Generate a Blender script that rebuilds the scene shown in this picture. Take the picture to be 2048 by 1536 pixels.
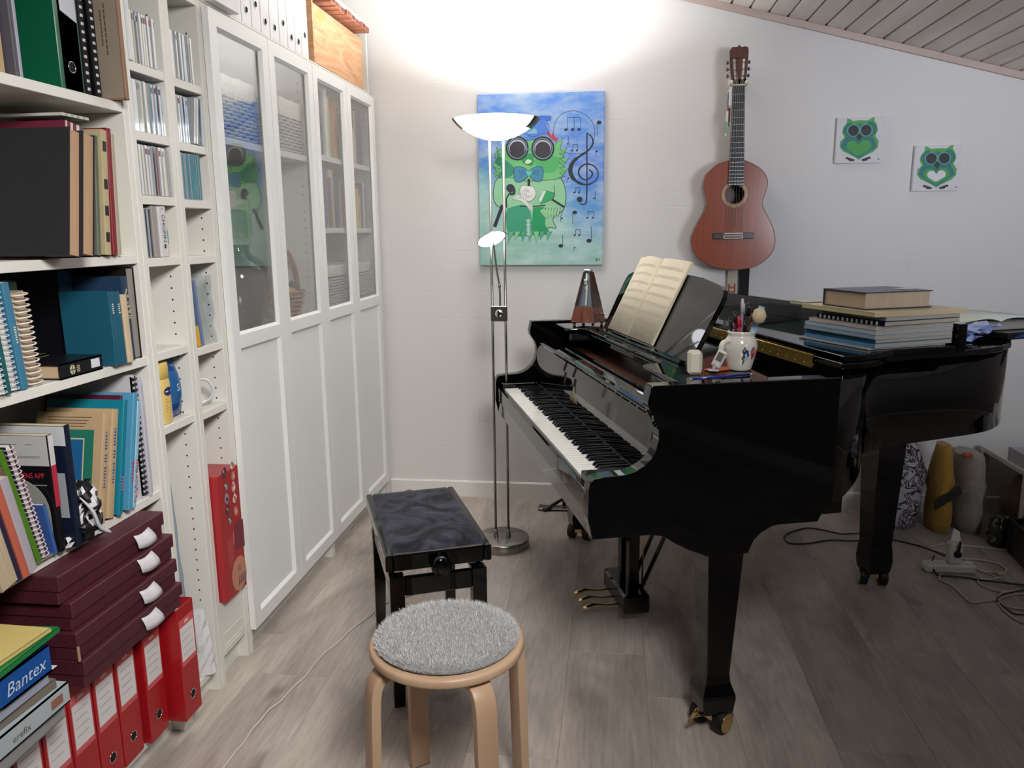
import bpy, bmesh, math, random
from mathutils import Vector, Matrix
for o in list(bpy.data.objects): bpy.data.objects.remove(o, do_unlink=True)
SC = bpy.context.scene; COL = SC.collection
R = random.Random(7)
# ------------------------------------------------------------------ camera, world, lights, exposure
cam = bpy.data.cameras.new('camera'); co = bpy.data.objects.new('camera', cam); COL.objects.link(co)
yaw, pitch, roll, F = 0.1267, 0.1927, -0.0101, 1574.38
cy, sy, cp, sp = math.cos(yaw), math.sin(yaw), math.cos(pitch), math.sin(pitch)
fw = Vector((-sy*cp, cy*cp, -sp)); rt = Vector((cy, sy, 0)); up = rt.cross(fw)
cr, sr = math.cos(roll), math.sin(roll)
r2 = rt*cr + up*sr; u2 = up*cr - rt*sr
mw = Matrix((r2, u2, -fw)).transposed().to_4x4(); mw.translation = Vector((1.1499, -2.2701, 1.3711))
co.matrix_world = mw
cam.sensor_width = 36; cam.lens = 36*F/2048; cam.clip_start = 0.02
SC.camera = co
SC.view_settings.view_transform = 'Standard'; SC.view_settings.look = 'None'
SC.view_settings.exposure = 0.88; SC.view_settings.gamma = 1.0; SC.view_settings.use_curve_mapping = False
W = bpy.data.worlds.new('world'); SC.world = W; W.use_nodes = True
W.node_tree.nodes['Background'].inputs[0].default_value = (0.75, 0.82, 1, 1)
W.node_tree.nodes['Background'].inputs[1].default_value = 0.3
def area(name, loc, target, size, power, col, shape='RECTANGLE', sy_=None, spread=180):
    l = bpy.data.lights.new(name, 'AREA'); l.shape = shape; l.size = size
    if sy_: l.size_y = sy_
    l.energy = power; l.color = col; l.spread = math.radians(spread)
    o = bpy.data.objects.new(name, l); COL.objects.link(o); o.location = loc
    d = Vector(target)-Vector(loc); o.rotation_euler = d.to_track_quat('-Z', 'Y').to_euler()
    return o
LAMP = (0.681, 0.992)
area('floor_lamp_uplight', (LAMP[0], LAMP[1], 1.80), (LAMP[0], LAMP[1], 3), 0.24, 15, (0.97, 1, 1), 'DISK', None, 142)
area('added_shelf_fill', (1.5, -2.1, 2.2), (0.0, 0.0, 0.6), 0.6, 9, (1, 0.98, 0.95), 'DISK', None, 85)  # unseen fill added behind the camera to brighten shelves and doors
area('added_cool_side_fill', (3.1, -2.0, 1.55), (2.7, 1.3, 1.9), 0.9, 5.5, (0.86, 0.9, 1), 'RECTANGLE', 0.6, 70)  # cool fill added at the right to lift back wall and ceiling
# ------------------------------------------------------------------ materials
def lin(c):
    if isinstance(c, str):
        c = c.lstrip('#'); c = [int(c[i:i+2], 16)/255 for i in (0, 2, 4)]
    return tuple((x/12.92 if x <= 0.04045 else ((x+0.055)/1.055)**2.4) for x in c)
def newmat(name):
    m = bpy.data.materials.new(name); m.use_nodes = True
    return m, m.node_tree.nodes, m.node_tree.links, m.node_tree.nodes['Principled BSDF']
def mat(name, col=None, rough=0.5, metal=0, coat=0, noise=0, nscale=20, stretch=(1, 1, 1), bump=0, bscale=80, emit=0, alpha=1, sheen=0, spec=0.5):
    """plain or face-coloured (col None) surface with procedural variation and relief"""
    m, N, L, P = newmat(name)
    P.inputs['Roughness'].default_value = rough; P.inputs['Metallic'].default_value = metal
    P.inputs['Coat Weight'].default_value = coat; P.inputs['Coat Roughness'].default_value = 0.03
    P.inputs['Sheen Weight'].default_value = sheen; P.inputs['Specular IOR Level'].default_value = spec
    if col is None:
        a = N.new('ShaderNodeAttribute'); a.attribute_name = 'Col'; src = a.outputs['Color']
    else:
        a = N.new('ShaderNodeRGB'); a.outputs[0].default_value = (*lin(col), 1); src = a.outputs[0]
    tc = N.new('ShaderNodeTexCoord'); mp = N.new('ShaderNodeMapping'); L.new(tc.outputs['Object'], mp.inputs[0])
    mp.inputs['Scale'].default_value = stretch
    if noise:
        n = N.new('ShaderNodeTexNoise'); n.inputs['Scale'].default_value = nscale; n.inputs['Detail'].default_value = 5
        L.new(mp.outputs[0], n.inputs[0])
        r = N.new('ShaderNodeMapRange'); L.new(n.outputs[0], r.inputs[0])
        r.inputs[1].default_value = .3; r.inputs[2].default_value = .7
        r.inputs[3].default_value = 1-noise; r.inputs[4].default_value = 1+noise*.4
        mx = N.new('ShaderNodeVectorMath'); mx.operation = 'SCALE'; L.new(src, mx.inputs[0]); L.new(r.outputs[0], mx.inputs['Scale'])
        src = mx.outputs[0]
    L.new(src, P.inputs['Base Color'])
    if bump:
        n2 = N.new('ShaderNodeTexNoise'); n2.inputs['Scale'].default_value = bscale; L.new(mp.outputs[0], n2.inputs[0])
        b = N.new('ShaderNodeBump'); b.inputs['Strength'].default_value = bump; b.inputs['Distance'].default_value = 0.01
        L.new(n2.outputs[0], b.inputs['Height']); L.new(b.outputs[0], P.inputs['Normal'])
    if emit:
        L.new(src, P.inputs['Emission Color']); P.inputs['Emission Strength'].default_value = emit
    return m
MATTE = mat('coloured_paper_and_card', None, .6, noise=.06, nscale=14)
SATIN = mat('coloured_laminated_cover', None, .32, noise=.05, nscale=8)
PRINT = mat('printed_ink', None, .55)
GLOSS = mat('coloured_glossy_plastic', None, .12, coat=.3)
CLOTH = mat('coloured_cloth', None, .9, noise=.2, nscale=60, bump=.12, bscale=300, sheen=.15)
PAGES = mat('page_edges', None, .8, noise=.18, nscale=6, stretch=(1, 90, 1))
LACQ = mat('white_foil_shelf', '#dddbd4', .38, noise=.02, nscale=3)
DOORM = mat('white_painted_door', '#e3e4e2', .35, noise=.015, nscale=3)
BLACK = mat('black_polyester_lacquer', '#040506', .035, spec=.5)
BLACKS = mat('black_satin_lacquer', '#08090b', .16, coat=.4)
STEEL = mat('brushed_steel', '#a5a19b', .27, 1, noise=.1, nscale=8, stretch=(60, 60, 1))
CHROME = mat('chrome', '#d8d8d8', .07, 1)
BRASS = mat('polished_brass', '#dcc084', .16, 1, noise=.08)
GOLDPLATE = mat('bronze_painted_iron_plate', '#8a6a2c', .3, .9)
RUBBER = mat('black_rubber', '#0b0b0c', .55)
IVORY = mat('white_key_acrylic', '#f0efe9', .12, coat=.5)
EBONY = mat('black_key_plastic', '#08080a', .2)
BRIGHTW = mat('white_plastic', '#dcdad2', .3, noise=.02)
DARK = mat('dark_hole', '#050505', .9)
def wood(name, c1, c2, scale=6, stretch=(1, 1, 12), rough=.45, coat=0, detail=.6):
    m, N, L, P = newmat(name)
    tc = N.new('ShaderNodeTexCoord'); mp = N.new('ShaderNodeMapping'); mp.inputs['Scale'].default_value = stretch
    L.new(tc.outputs['Object'], mp.inputs[0])
    oi = N.new('ShaderNodeObjectInfo'); ad = N.new('ShaderNodeVectorMath'); ad.operation = 'ADD'
    mu = N.new('ShaderNodeMath'); mu.operation = 'MULTIPLY'; mu.inputs[1].default_value = 37; L.new(oi.outputs['Random'], mu.inputs[0])
    L.new(mp.outputs[0], ad.inputs[0]); L.new(mu.outputs[0], ad.inputs[1])
    n = N.new('ShaderNodeTexNoise'); n.inputs['Scale'].default_value = scale; n.inputs['Detail'].default_value = 8
    n.inputs['Distortion'].default_value = detail; L.new(ad.outputs[0], n.inputs[0])
    cr_ = N.new('ShaderNodeValToRGB'); cr_.color_ramp.elements[0].position = .3; cr_.color_ramp.elements[1].position = .7
    cr_.color_ramp.elements[0].color = (*lin(c1), 1); cr_.color_ramp.elements[1].color = (*lin(c2), 1)
    L.new(n.outputs[0], cr_.inputs[0]); L.new(cr_.outputs[0], P.inputs['Base Color'])
    P.inputs['Roughness'].default_value = rough; P.inputs['Coat Weight'].default_value = coat
    return m
BIRCH = wood('birch_veneer', '#b8977a', '#cdb093', 5, (1, 1, .15), .4)
PLY = wood('pine_plywood', '#c08a5c', '#dcb088', 4, (1, .6, 3), .6, detail=3)
REDWOOD = wood('reddish_wood', '#8d5240', '#b0755a', 10, (.3, 4, 4), .5)
WALNUT = wood('walnut_veneer', '#5d3327', '#84503c', 14, (2, 2, .4), .25, .3)
DKWALNUT = wood('dark_walnut_veneer', '#2f1f17', '#4c3526', 14, (2, 2, .4), .25, .3)
CEDAR = wood('cedar_guitar_top', '#85412a', '#92492f', 60, (1, .1, .03), .22, .6)
ROSEW = wood('rosewood', '#45241c', '#5d3327', 20, (3, 3, .3), .3, .3)
BROWNIN = wood('brown_case_wood', '#3a2219', '#5a3626', 8, (1, 5, 5), .4)
def floor_mat():
    m, N, L, P = newmat('grey_oak_laminate')
    tc = N.new('ShaderNodeTexCoord'); oi = N.new('ShaderNodeObjectInfo')
    mu = N.new('ShaderNodeMath'); mu.operation = 'MULTIPLY'; mu.inputs[1].default_value = 53; L.new(oi.outputs['Random'], mu.inputs[0])
    ad = N.new('ShaderNodeVectorMath'); ad.operation = 'ADD'; L.new(tc.outputs['Object'], ad.inputs[0]); L.new(mu.outputs[0], ad.inputs[1])
    def tex(sc, stretch, det, dist):
        mp = N.new('ShaderNodeMapping'); mp.inputs['Scale'].default_value = stretch; L.new(ad.outputs[0], mp.inputs[0])
        n = N.new('ShaderNodeTexNoise'); n.inputs['Scale'].default_value = sc; n.inputs['Detail'].default_value = det; n.inputs['Distortion'].default_value = dist
        L.new(mp.outputs[0], n.inputs[0]); return n
    big = tex(3, (1.6, .55, 1), 3, 1.2); fine = tex(26, (4, .35, 1), 8, .4); knots = tex(4.5, (1.5, .8, 1), 2, .3)
    r = N.new('ShaderNodeValToRGB'); e = r.color_ramp.elements
    e[0].position = .25; e[0].color = (*lin('#9a8f88'), 1); e[1].position = .75; e[1].color = (*lin('#cbc0b6'), 1)
    x = e.new(.5); x.color = (*lin('#b4a9a1'), 1); L.new(big.outputs[0], r.inputs[0])
    mf = N.new('ShaderNodeMapRange'); mf.inputs[1].default_value = .3; mf.inputs[2].default_value = .7; mf.inputs[3].default_value = .82; mf.inputs[4].default_value = 1.08
    L.new(fine.outputs[0], mf.inputs[0])
    mk = N.new('ShaderNodeMapRange'); mk.inputs[1].default_value = .66; mk.inputs[2].default_value = .76; mk.inputs[3].default_value = 1; mk.inputs[4].default_value = .55
    L.new(knots.outputs[0], mk.inputs[0])
    m2 = N.new('ShaderNodeMath'); m2.operation = 'MULTIPLY'; L.new(mf.outputs[0], m2.inputs[0]); L.new(mk.outputs[0], m2.inputs[1])
    s = N.new('ShaderNodeVectorMath'); s.operation = 'SCALE'; L.new(r.outputs[0], s.inputs[0]); L.new(m2.outputs[0], s.inputs['Scale'])
    L.new(s.outputs[0], P.inputs['Base Color']); P.inputs['Roughness'].default_value = .42
    b = N.new('ShaderNodeBump'); b.inputs['Strength'].default_value = .12; b.inputs['Distance'].default_value = .003
    L.new(fine.outputs[0], b.inputs['Height']); L.new(b.outputs[0], P.inputs['Normal'])
    return m
FLOORM = floor_mat()
def wall_mat():
    m, N, L, P = newmat('white_painted_rough_brickwork')
    P.inputs['Base Color'].default_value = (*lin('#dcdad8'), 1); P.inputs['Roughness'].default_value = .75
    tc = N.new('ShaderNodeTexCoord'); mp = N.new('ShaderNodeMapping'); mp.inputs['Rotation'].default_value = (math.pi/2, 0, 0)
    L.new(tc.outputs['Object'], mp.inputs[0])
    br = N.new('ShaderNodeTexBrick'); br.inputs['Scale'].default_value = 1; br.inputs['Brick Width'].default_value = .24; br.inputs['Row Height'].default_value = .067
    br.inputs['Mortar Size'].default_value = .004; br.inputs['Mortar Smooth'].default_value = .8
    br.inputs['Color1'].default_value = (1, 1, 1, 1); br.inputs['Color2'].default_value = (1, 1, 1, 1); br.inputs['Mortar'].default_value = (0, 0, 0, 1)
    L.new(mp.outputs[0], br.inputs[0])
    n = N.new('ShaderNodeTexNoise'); n.inputs['Scale'].default_value = 5; n.inputs['Detail'].default_value = 3; L.new(tc.outputs['Object'], n.inputs[0])
    th = N.new('ShaderNodeMapRange'); th.inputs[1].default_value = .56; th.inputs[2].default_value = .72; L.new(n.outputs[0], th.inputs[0])
    mu = N.new('ShaderNodeMath'); mu.operation = 'MULTIPLY'
    inv = N.new('ShaderNodeMath'); inv.operation = 'SUBTRACT'; inv.inputs[0].default_value = 1; L.new(br.outputs[0], inv.inputs[1])
    L.new(inv.outputs[0], mu.inputs[0]); L.new(th.outputs[0], mu.inputs[1])
    n2 = N.new('ShaderNodeTexNoise'); n2.inputs['Scale'].default_value = 25; n2.inputs['Detail'].default_value = 4; L.new(tc.outputs['Object'], n2.inputs[0])
    a = N.new('ShaderNodeMath'); a.operation = 'SUBTRACT'
    q = N.new('ShaderNodeMath'); q.operation = 'MULTIPLY'; q.inputs[1].default_value = .35; L.new(n2.outputs[0], q.inputs[0])
    L.new(q.outputs[0], a.inputs[0]); L.new(mu.outputs[0], a.inputs[1])
    b = N.new('ShaderNodeBump'); b.inputs['Strength'].default_value = .3; b.inputs['Distance'].default_value = .004
    L.new(a.outputs[0], b.inputs['Height']); L.new(b.outputs[0], P.inputs['Normal'])
    return m
WALLM = wall_mat()
CEILM = wood('white_glazed_pine_board', '#d2c6bd', '#e6ddd6', 5, (3, .25, 1), .55, detail=.4)
TRIMM = mat('white_painted_trim', '#e4e2de', .4)
def glass_mat(name, tint=(.97, .98, .98), refl=1.6):
    m = bpy.data.materials.new(name); m.use_nodes = True; N, L = m.node_tree.nodes, m.node_tree.links
    for n in list(N):
        if n.type != 'OUTPUT_MATERIAL': N.remove(n)
    t = N.new('ShaderNodeBsdfTransparent'); t.inputs[0].default_value = (*tint, 1)
    g = N.new('ShaderNodeBsdfGlossy'); g.inputs['Roughness'].default_value = 0.0
    ge = N.new('ShaderNodeNewGeometry'); dt = N.new('ShaderNodeVectorMath'); dt.operation = 'DOT_PRODUCT'; L.new(ge.outputs['Incoming'], dt.inputs[0]); L.new(ge.outputs['Normal'], dt.inputs[1])
    ab = N.new('ShaderNodeMath'); ab.operation = 'ABSOLUTE'; L.new(dt.outputs['Value'], ab.inputs[0])
    om = N.new('ShaderNodeMath'); om.operation = 'SUBTRACT'; om.inputs[0].default_value = 1; L.new(ab.outputs[0], om.inputs[1])
    pw_ = N.new('ShaderNodeMath'); pw_.operation = 'POWER'; pw_.inputs[1].default_value = 5; L.new(om.outputs[0], pw_.inputs[0])
    mu = N.new('ShaderNodeMath'); mu.operation = 'MULTIPLY_ADD'; mu.use_clamp = True; mu.inputs[1].default_value = .96; mu.inputs[2].default_value = .04*refl; L.new(pw_.outputs[0], mu.inputs[0])
    x = N.new('ShaderNodeMixShader'); L.new(mu.outputs[0], x.inputs[0]); L.new(t.outputs[0], x.inputs[1]); L.new(g.outputs[0], x.inputs[2])
    L.new(x.outputs[0], [n for n in N if n.type == 'OUTPUT_MATERIAL'][0].inputs[0])
    return m
GLASS = glass_mat('clear_pane_glass', (.97, .98, .98), 3.6); CLEAR = glass_mat('clear_plastic', (.9, .92, .93), 1.2)
SMOKE = glass_mat('grey_smoked_glass', (.62, .62, .62), 1.5)
BOWL = mat('lit_opal_glass', '#f6faff', .3, emit=4.2)
READ = mat('lit_reading_lens', '#f6faff', .3, emit=2.5)
# ------------------------------------------------------------------ mesh builder
class G:
    def __init__(s): s.bm = bmesh.new(); s.c = (0.8, 0.8, 0.8); s.mi = 0; s.lay = s.bm.loops.layers.float_color.new('Col'); s.T = None
    def col(s, c): s.c = lin(c); return s
    def m(s, i): s.mi = i; return s
    def v(s, p):
        p = Vector(p); return s.bm.verts.new(s.T @ p if s.T else p)
    def f(s, vs, smooth=False):
        try: f = s.bm.faces.new(vs)
        except ValueError: return None
        f.material_index = s.mi; f.smooth = smooth
        for l in f.loops: l[s.lay] = (*s.c, 1)
        return f
    def poly(s, pts): s.f([s.v(p) for p in pts]); return s
    def box(s, x0, x1, y0, y1, z0, z1, bev=0):
        if bev:
            b = min(bev, abs(x1-x0)*.45, abs(y1-y0)*.45, abs(z1-z0)*.45)
            P = {}
            for i, x in enumerate((x0, x1)):
                for j, y in enumerate((y0, y1)):
                    for k, z in enumerate((z0, z1)):
                        dx, dy, dz = (b if i == 0 else -b), (b if j == 0 else -b), (b if k == 0 else -b)
                        P[i, j, k] = (s.v((x, y+dy, z+dz)), s.v((x+dx, y, z+dz)), s.v((x+dx, y+dy, z)))
            q = ((0, 0), (1, 0), (1, 1), (0, 1))
            for i in (0, 1): s.f([P[i, a, c][0] for a, c in q])
            for j in (0, 1): s.f([P[a, j, c][1] for a, c in q])
            for k in (0, 1): s.f([P[a, c, k][2] for a, c in q])
            for a in (0, 1):
                for c in (0, 1):
                    s.f([P[a, c, 0][0], P[a, c, 0][1], P[a, c, 1][1], P[a, c, 1][0]])
                    s.f([P[a, 0, c][0], P[a, 0, c][2], P[a, 1, c][2], P[a, 1, c][0]])
                    s.f([P[0, a, c][1], P[0, a, c][2], P[1, a, c][2], P[1, a, c][1]])
            for k in P.values(): s.f(list(k))
            return s
        V = [s.v((x, y, z)) for x in (x0, x1) for y in (y0, y1) for z in (z0, z1)]
        for q in ((0, 1, 3, 2), (4, 6, 7, 5), (0, 4, 5, 1), (2, 3, 7, 6), (0, 2, 6, 4), (1, 5, 7, 3)): s.f([V[i] for i in q])
        return s
    def prism(s, pts, ax, lo, hi, smooth=False):
        """2D outline pts extruded along axis ax ('x','y','z')"""
        def P(p, d):
            return {'x': (d, p[0], p[1]), 'y': (p[0], d, p[1]), 'z': (p[0], p[1], d)}[ax]
        a = [s.v(P(p, lo)) for p in pts]; b = [s.v(P(p, hi)) for p in pts]; n = len(pts)
        s.f(a); s.f(b[::-1])
        for i in range(n): s.f([a[i], a[(i+1) % n], b[(i+1) % n], b[i]], smooth)
        return s
    def ribbon(s, pts, ax, lo, hi, th):
        """open 2D polyline thickened by th (to its left) and extruded"""
        n = len(pts); off = []
        for i in range(n):
            a = Vector(pts[max(0, i-1)]); b = Vector(pts[min(n-1, i+1)]); d = (b-a).normalized()
            off.append((pts[i][0]-d[1]*th, pts[i][1]+d[0]*th))
        def P(p, d): return {'x': (d, p[0], p[1]), 'y': (p[0], d, p[1]), 'z': (p[0], p[1], d)}[ax]
        A = [[s.v(P(p, d)) for p in pts] for d in (lo, hi)]; B = [[s.v(P(p, d)) for p in off] for d in (lo, hi)]
        for i in range(n-1):
            s.f([A[0][i], A[0][i+1], A[1][i+1], A[1][i]], True); s.f([B[0][i], B[1][i], B[1][i+1], B[0][i+1]], True)
            s.f([A[0][i], B[0][i], B[0][i+1], A[0][i+1]]); s.f([A[1][i], A[1][i+1], B[1][i+1], B[1][i]])
        for i in (0, n-1): s.f([A[0][i], A[1][i], B[1][i], B[0][i]])
        return s
    def tube(s, pts, r, n=10, closed=False, flat=1):
        pts = [Vector(p) for p in pts]; rs = r if isinstance(r, (list, tuple)) else [r]*len(pts)
        rings = []; ref = None; N = len(pts)
        for i, p in enumerate(pts):
            if closed: d = (pts[(i+1) % N]-pts[i-1]).normalized()
            else: d = (pts[min(i+1, N-1)]-pts[max(i-1, 0)]).normalized()
            if ref is None: ref = Vector((0, 0, 1)) if abs(d.z) < .9 else Vector((0, 1, 0))
            a = d.cross(ref).normalized(); b = a.cross(d).normalized(); ref = b
            rings.append([s.v(p+(a*math.cos(2*math.pi*k/n)+b*math.sin(2*math.pi*k/n)*flat)*rs[i]) for k in range(n)])
        m = N if closed else N-1
        for i in range(m):
            A, B = rings[i], rings[(i+1) % N]
            for k in range(n): s.f([A[k], A[(k+1) % n], B[(k+1) % n], B[k]], True)
        if not closed: s.f(rings[0][::-1]); s.f(rings[-1])
        return s
    def cyl(s, p0, p1, r, n=20): return s.tube([p0, p1], r, n)
    def lathe(s, prof, c=(0, 0, 0), n=32, sx=1, sy=1):
        rings = []
        for r, z in prof:
            if r < 1e-5: rings.append([s.v((c[0], c[1], c[2]+z))])
            else: rings.append([s.v((c[0]+r*sx*math.cos(2*math.pi*k/n), c[1]+r*sy*math.sin(2*math.pi*k/n), c[2]+z)) for k in range(n)])
        for A, B in zip(rings, rings[1:]):
            for k in range(n):
                k2 = (k+1) % n
                if len(A) == 1 and len(B) == 1: continue
                if len(A) == 1: s.f([A[0], B[k], B[k2]], True)
                elif len(B) == 1: s.f([A[k], A[k2], B[0]], True)
                else: s.f([A[k], A[k2], B[k2], B[k]], True)
        return s
    def text(s, txt, size, M, col, align='CENTER', shear=0, depth=0, font_w=1.0):
        cu = bpy.data.curves.new('t', 'FONT'); cu.body = txt; cu.size = size; cu.align_x = align; cu.shear = shear; cu.offset = 0.0
        cu.resolution_u = 2; o = bpy.data.objects.new('t', cu); COL.objects.link(o)
        bpy.context.view_layer.update()
        me = o.evaluated_get(bpy.context.evaluated_depsgraph_get()).to_mesh()
        s.col(col); vs = [s.v(M @ (Vector((v.co.x*font_w, v.co.y, 0)))) for v in me.vertices]
        for p in me.polygons: s.f([vs[i] for i in p.vertices])
        bpy.data.objects.remove(o, do_unlink=True); bpy.data.curves.remove(cu)
        return s
    def mesh(s, name, mats, normals=True):
        if normals: bmesh.ops.recalc_face_normals(s.bm, faces=s.bm.faces)
        me = bpy.data.meshes.new(name); s.bm.to_mesh(me); s.bm.free()
        for m in (mats if isinstance(mats, (list, tuple)) else [mats]): me.materials.append(m)
        return me
    def ob(s, name, mats, parent=None, loc=None, rot=None, label=None, cat=None, group=None, kind=None, bev=0, seg=2, normals=True):
        return put(name, s.mesh(name, mats, normals), parent, loc, rot, label, cat, group, kind, bev, seg)
def put(name, me, parent=None, loc=None, rot=None, label=None, cat=None, group=None, kind=None, bev=0, seg=2):
    o = bpy.data.objects.new(name, me); COL.objects.link(o)
    if parent: o.parent = parent
    if loc: o.location = loc
    if rot: o.rotation_euler = rot
    if label: o['label'] = label
    if cat: o['category'] = cat
    if group: o['group'] = group
    if kind: o['kind'] = kind
    if bev:
        b = o.modifiers.new('bevel', 'BEVEL'); b.width = bev; b.segments = seg; b.limit_method = 'ANGLE'; b.angle_limit = math.radians(40)
        b.harden_normals = False
    return o
def thing(name, label, cat, loc=(0, 0, 0), rot=(0, 0, 0), group=None): return put(name, None, None, loc, rot, label, cat, group)
def smoothpath(pts, n=6):
    P = [Vector(p) for p in pts]; out = []
    for i in range(len(P)-1):
        a, b, c, d = P[max(i-1, 0)], P[i], P[i+1], P[min(i+2, len(P)-1)]
        for k in range(n):
            t = k/n; out.append(.5*((2*b)+(c-a)*t+(2*a-5*b+4*c-d)*t*t+(3*b-a-3*c+d)*t**3))
    out.append(P[-1]); return out
ORD = ['first', 'second', 'third', 'fourth', 'fifth', 'sixth', 'seventh', 'eighth', 'ninth', 'tenth', 'eleventh', 'twelfth', 'thirteenth', 'fourteenth', 'fifteenth', 'sixteenth', 'seventeenth', 'eighteenth', 'nineteenth', 'twentieth', 'twenty-first', 'twenty-second']
# ------------------------------------------------------------------ room shell
X0, X1, Y0, YW = -0.34, 3.5, -4.4, 1.63
def cz(x): return 2.379+(1.581-x)*0.2627
fl = G().box(X0, X1, Y0, YW, -.06, -.013).ob('floor', mat('underlay', '#5d5650', .8), kind='structure')
PW = .246; pm = {}
k0 = -6
for i in range(-6, 11):
    xa = 1.026+i*PW; xb = xa+PW
    if xb < X0 or xa > X1: continue
    off = {-1: -.42}.get(i, -.42+[.55, .31, .83, .12, .67][i % 5])
    for j in range(-5, 3):
        ya = max(Y0, off+j*1.28); yb = min(YW, off+(j+1)*1.28)
        if yb-ya < .02: continue
        xa2, xb2 = max(xa, X0), min(xb, X1)
        g = G(); g.box(0, xb2-xa2-.0004, 0, yb-ya-.0004, -.012, 0, bev=.0006)
        g.ob('plank', FLOORM, fl, loc=(xa2, ya, 0))
def wallbox(name, a): return G().box(*a).ob(name, WALLM, kind='structure')
g = G(); g.prism([(X0-.1, -.06), (X1+.1, -.06), (X1+.1, cz(X1)+.1), (X0-.1, cz(X0)+.1)], 'y', YW, YW+.1); g.ob('wall_back', WALLM, kind='structure')
PLAINW = mat('off_white_plaster', '#a19b96', .8, bump=.1, bscale=30)
g = G(); g.prism([(X0-.1, -.06), (X1+.1, -.06), (X1+.1, cz(X1)+.1), (X0-.1, cz(X0)+.1)], 'y', Y0-.1, Y0); g.ob('wall_front', mat('dark_panelled_wall', '#3b332e', .7), kind='structure')
G().box(X0-.1, X0, Y0, YW, -.06, cz(X0)+.1).ob('wall_left', PLAINW, kind='structure')
G().box(X1, X1+.1, Y0, YW, -.06, cz(X1)+.1).ob('wall_right', PLAINW, kind='structure')
g = G(); g.prism([(X0, cz(X0)+.03), (X1, cz(X1)+.03), (X1, cz(X1)+.13), (X0, cz(X0)+.13)], 'y', Y0, YW)
ce = g.ob('ceiling', mat('ceiling_gap', '#4a3d35', .9), kind='structure')
ang = math.atan(.2627); ux = .0827; i = 0; bw = ux/math.cos(ang)
g = G(); g.prism([(0.0015, .004), (.004, 0), (bw-.010, 0), (bw-.0075, .004), (bw-.0075, .008), (bw-.0015, .009), (bw-.0015, .016), (.0015, .016)], 'y', 0, YW-Y0)
bme = g.mesh('ceiling_board', CEILM)
while 1.667-16*ux+(i-8)*ux < X1-.02:
    x = 1.667-16*ux+(i-8)*ux; i += 1
    if x < X0: continue
    put('ceiling_board', bme, ce, loc=(x, Y0, cz(x)+.002), rot=(0, ang, 0))
g = G(); g.prism([(X0, cz(X0)-.028), (X1, cz(X1)-.028), (X1, cz(X1)+.002), (X0, cz(X0)+.002)], 'y', YW-.016, YW)
g.ob('trim_1', wood('pinkish_pine_trim', '#b7a298', '#c9b7ad', 4, (.3, 3, 3), .6), kind='structure', bev=.002)
g = G(); g.prism([(YW-.014, 0), (YW, 0), (YW, .085), (YW-.008, .085), (YW-.014, .079)], 'x', .002, X1); g.ob('baseboard_back', TRIMM, kind='structure')
g = G(); g.prism([(X1-.014, 0), (X1, 0), (X1, .085), (X1-.008, .085), (X1-.014, .079)], 'y', Y0, YW-.014); g.ob('baseboard_right', TRIMM, kind='structure')
# ------------------------------------------------------------------ bookcases
BACKM = mat('light_grey_back_board', '#c9c6bf', .6)
def holes(name, parent, y, xs, z0, z1, step=.032, r=.0026):
    g = G().col('#1a1816'); z = z0
    while z < z1:
        for x in xs: g.poly([(x+r*math.cos(a*math.pi/4), y-.0006, z+r*math.sin(a*math.pi/4)) for a in range(8)])
        z += step
    g.ob(name, DARK, parent, kind='stuff', normals=False)
def case(name, label, y0, y1, shelves, pan=.0225, x0=-.302, x1=-.022, ztop=2.02, zb=.0, th=.022, hz=(.2, 1.95), cat='bookcase', plinth=True, group=None, front=None):
    t = thing(name, label, cat, group=group)
    for a, b in ((y0, y0+pan), (y1-pan, y1)): G().box(x0, x1, a+.0004, b-.0004, zb, ztop, bev=.001).ob('side_panel', LACQ, t)
    for z in shelves: G().box(x0+.005, x1-.002, y0+pan, y1-pan, z-th, z, bev=.001).ob('shelf', LACQ, t)
    G().box(x0, x0+.004, y0+pan, y1-pan, zb+.06, ztop-.003).ob('back_panel', BACKM, t)
    G().box(x0+.004, x1, y0+pan, y1-pan, ztop-.02, ztop, bev=.001).ob('top_panel', LACQ, t)
    if plinth: G().box(x1-.05, x1-.035, y0+pan, y1-pan, 0, .068).ob('kickboard', LACQ, t)
    holes('peg_holes', t, y1-pan, (x1-.035,), hz[0], hz[1])
    return t
S1, S2, S3, S4, S5 = 1.681, 1.321, 1.064, .708, .09
A_ = case('bookcase', 'wide white bookcase crammed with books at the left edge', -1.195, -.395, (S1, S2, S3, S4, S5), hz=(.2, .7))
c1 = case('narrow_bookcase', 'left one of the two narrow white shelf columns, holding compact discs and a lotion bottle', -.395, -.195, (1.787, 1.623, 1.467, 1.310, 1.066, .867, .09), ztop=2.02)
c2 = case('narrow_bookcase', 'right one of the two narrow white shelf columns, red box at its foot', -.195, 0.0, (1.783, 1.617, 1.464, 1.308, 1.048, .860), ztop=2.02)
g = G(); g.box(-.034, -.024, -.172, -.0225, .085, .262, bev=.001)
for z in (.10, .112, .15): g.box(-.0245, -.0225, -.172, -.0225, z, z+.004)
g.ob('grooved_front_panel', LACQ, c2)
G().box(-.3, -.035, -.172, -.0225, .24, .262).ob('shelf', LACQ, c2)
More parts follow.
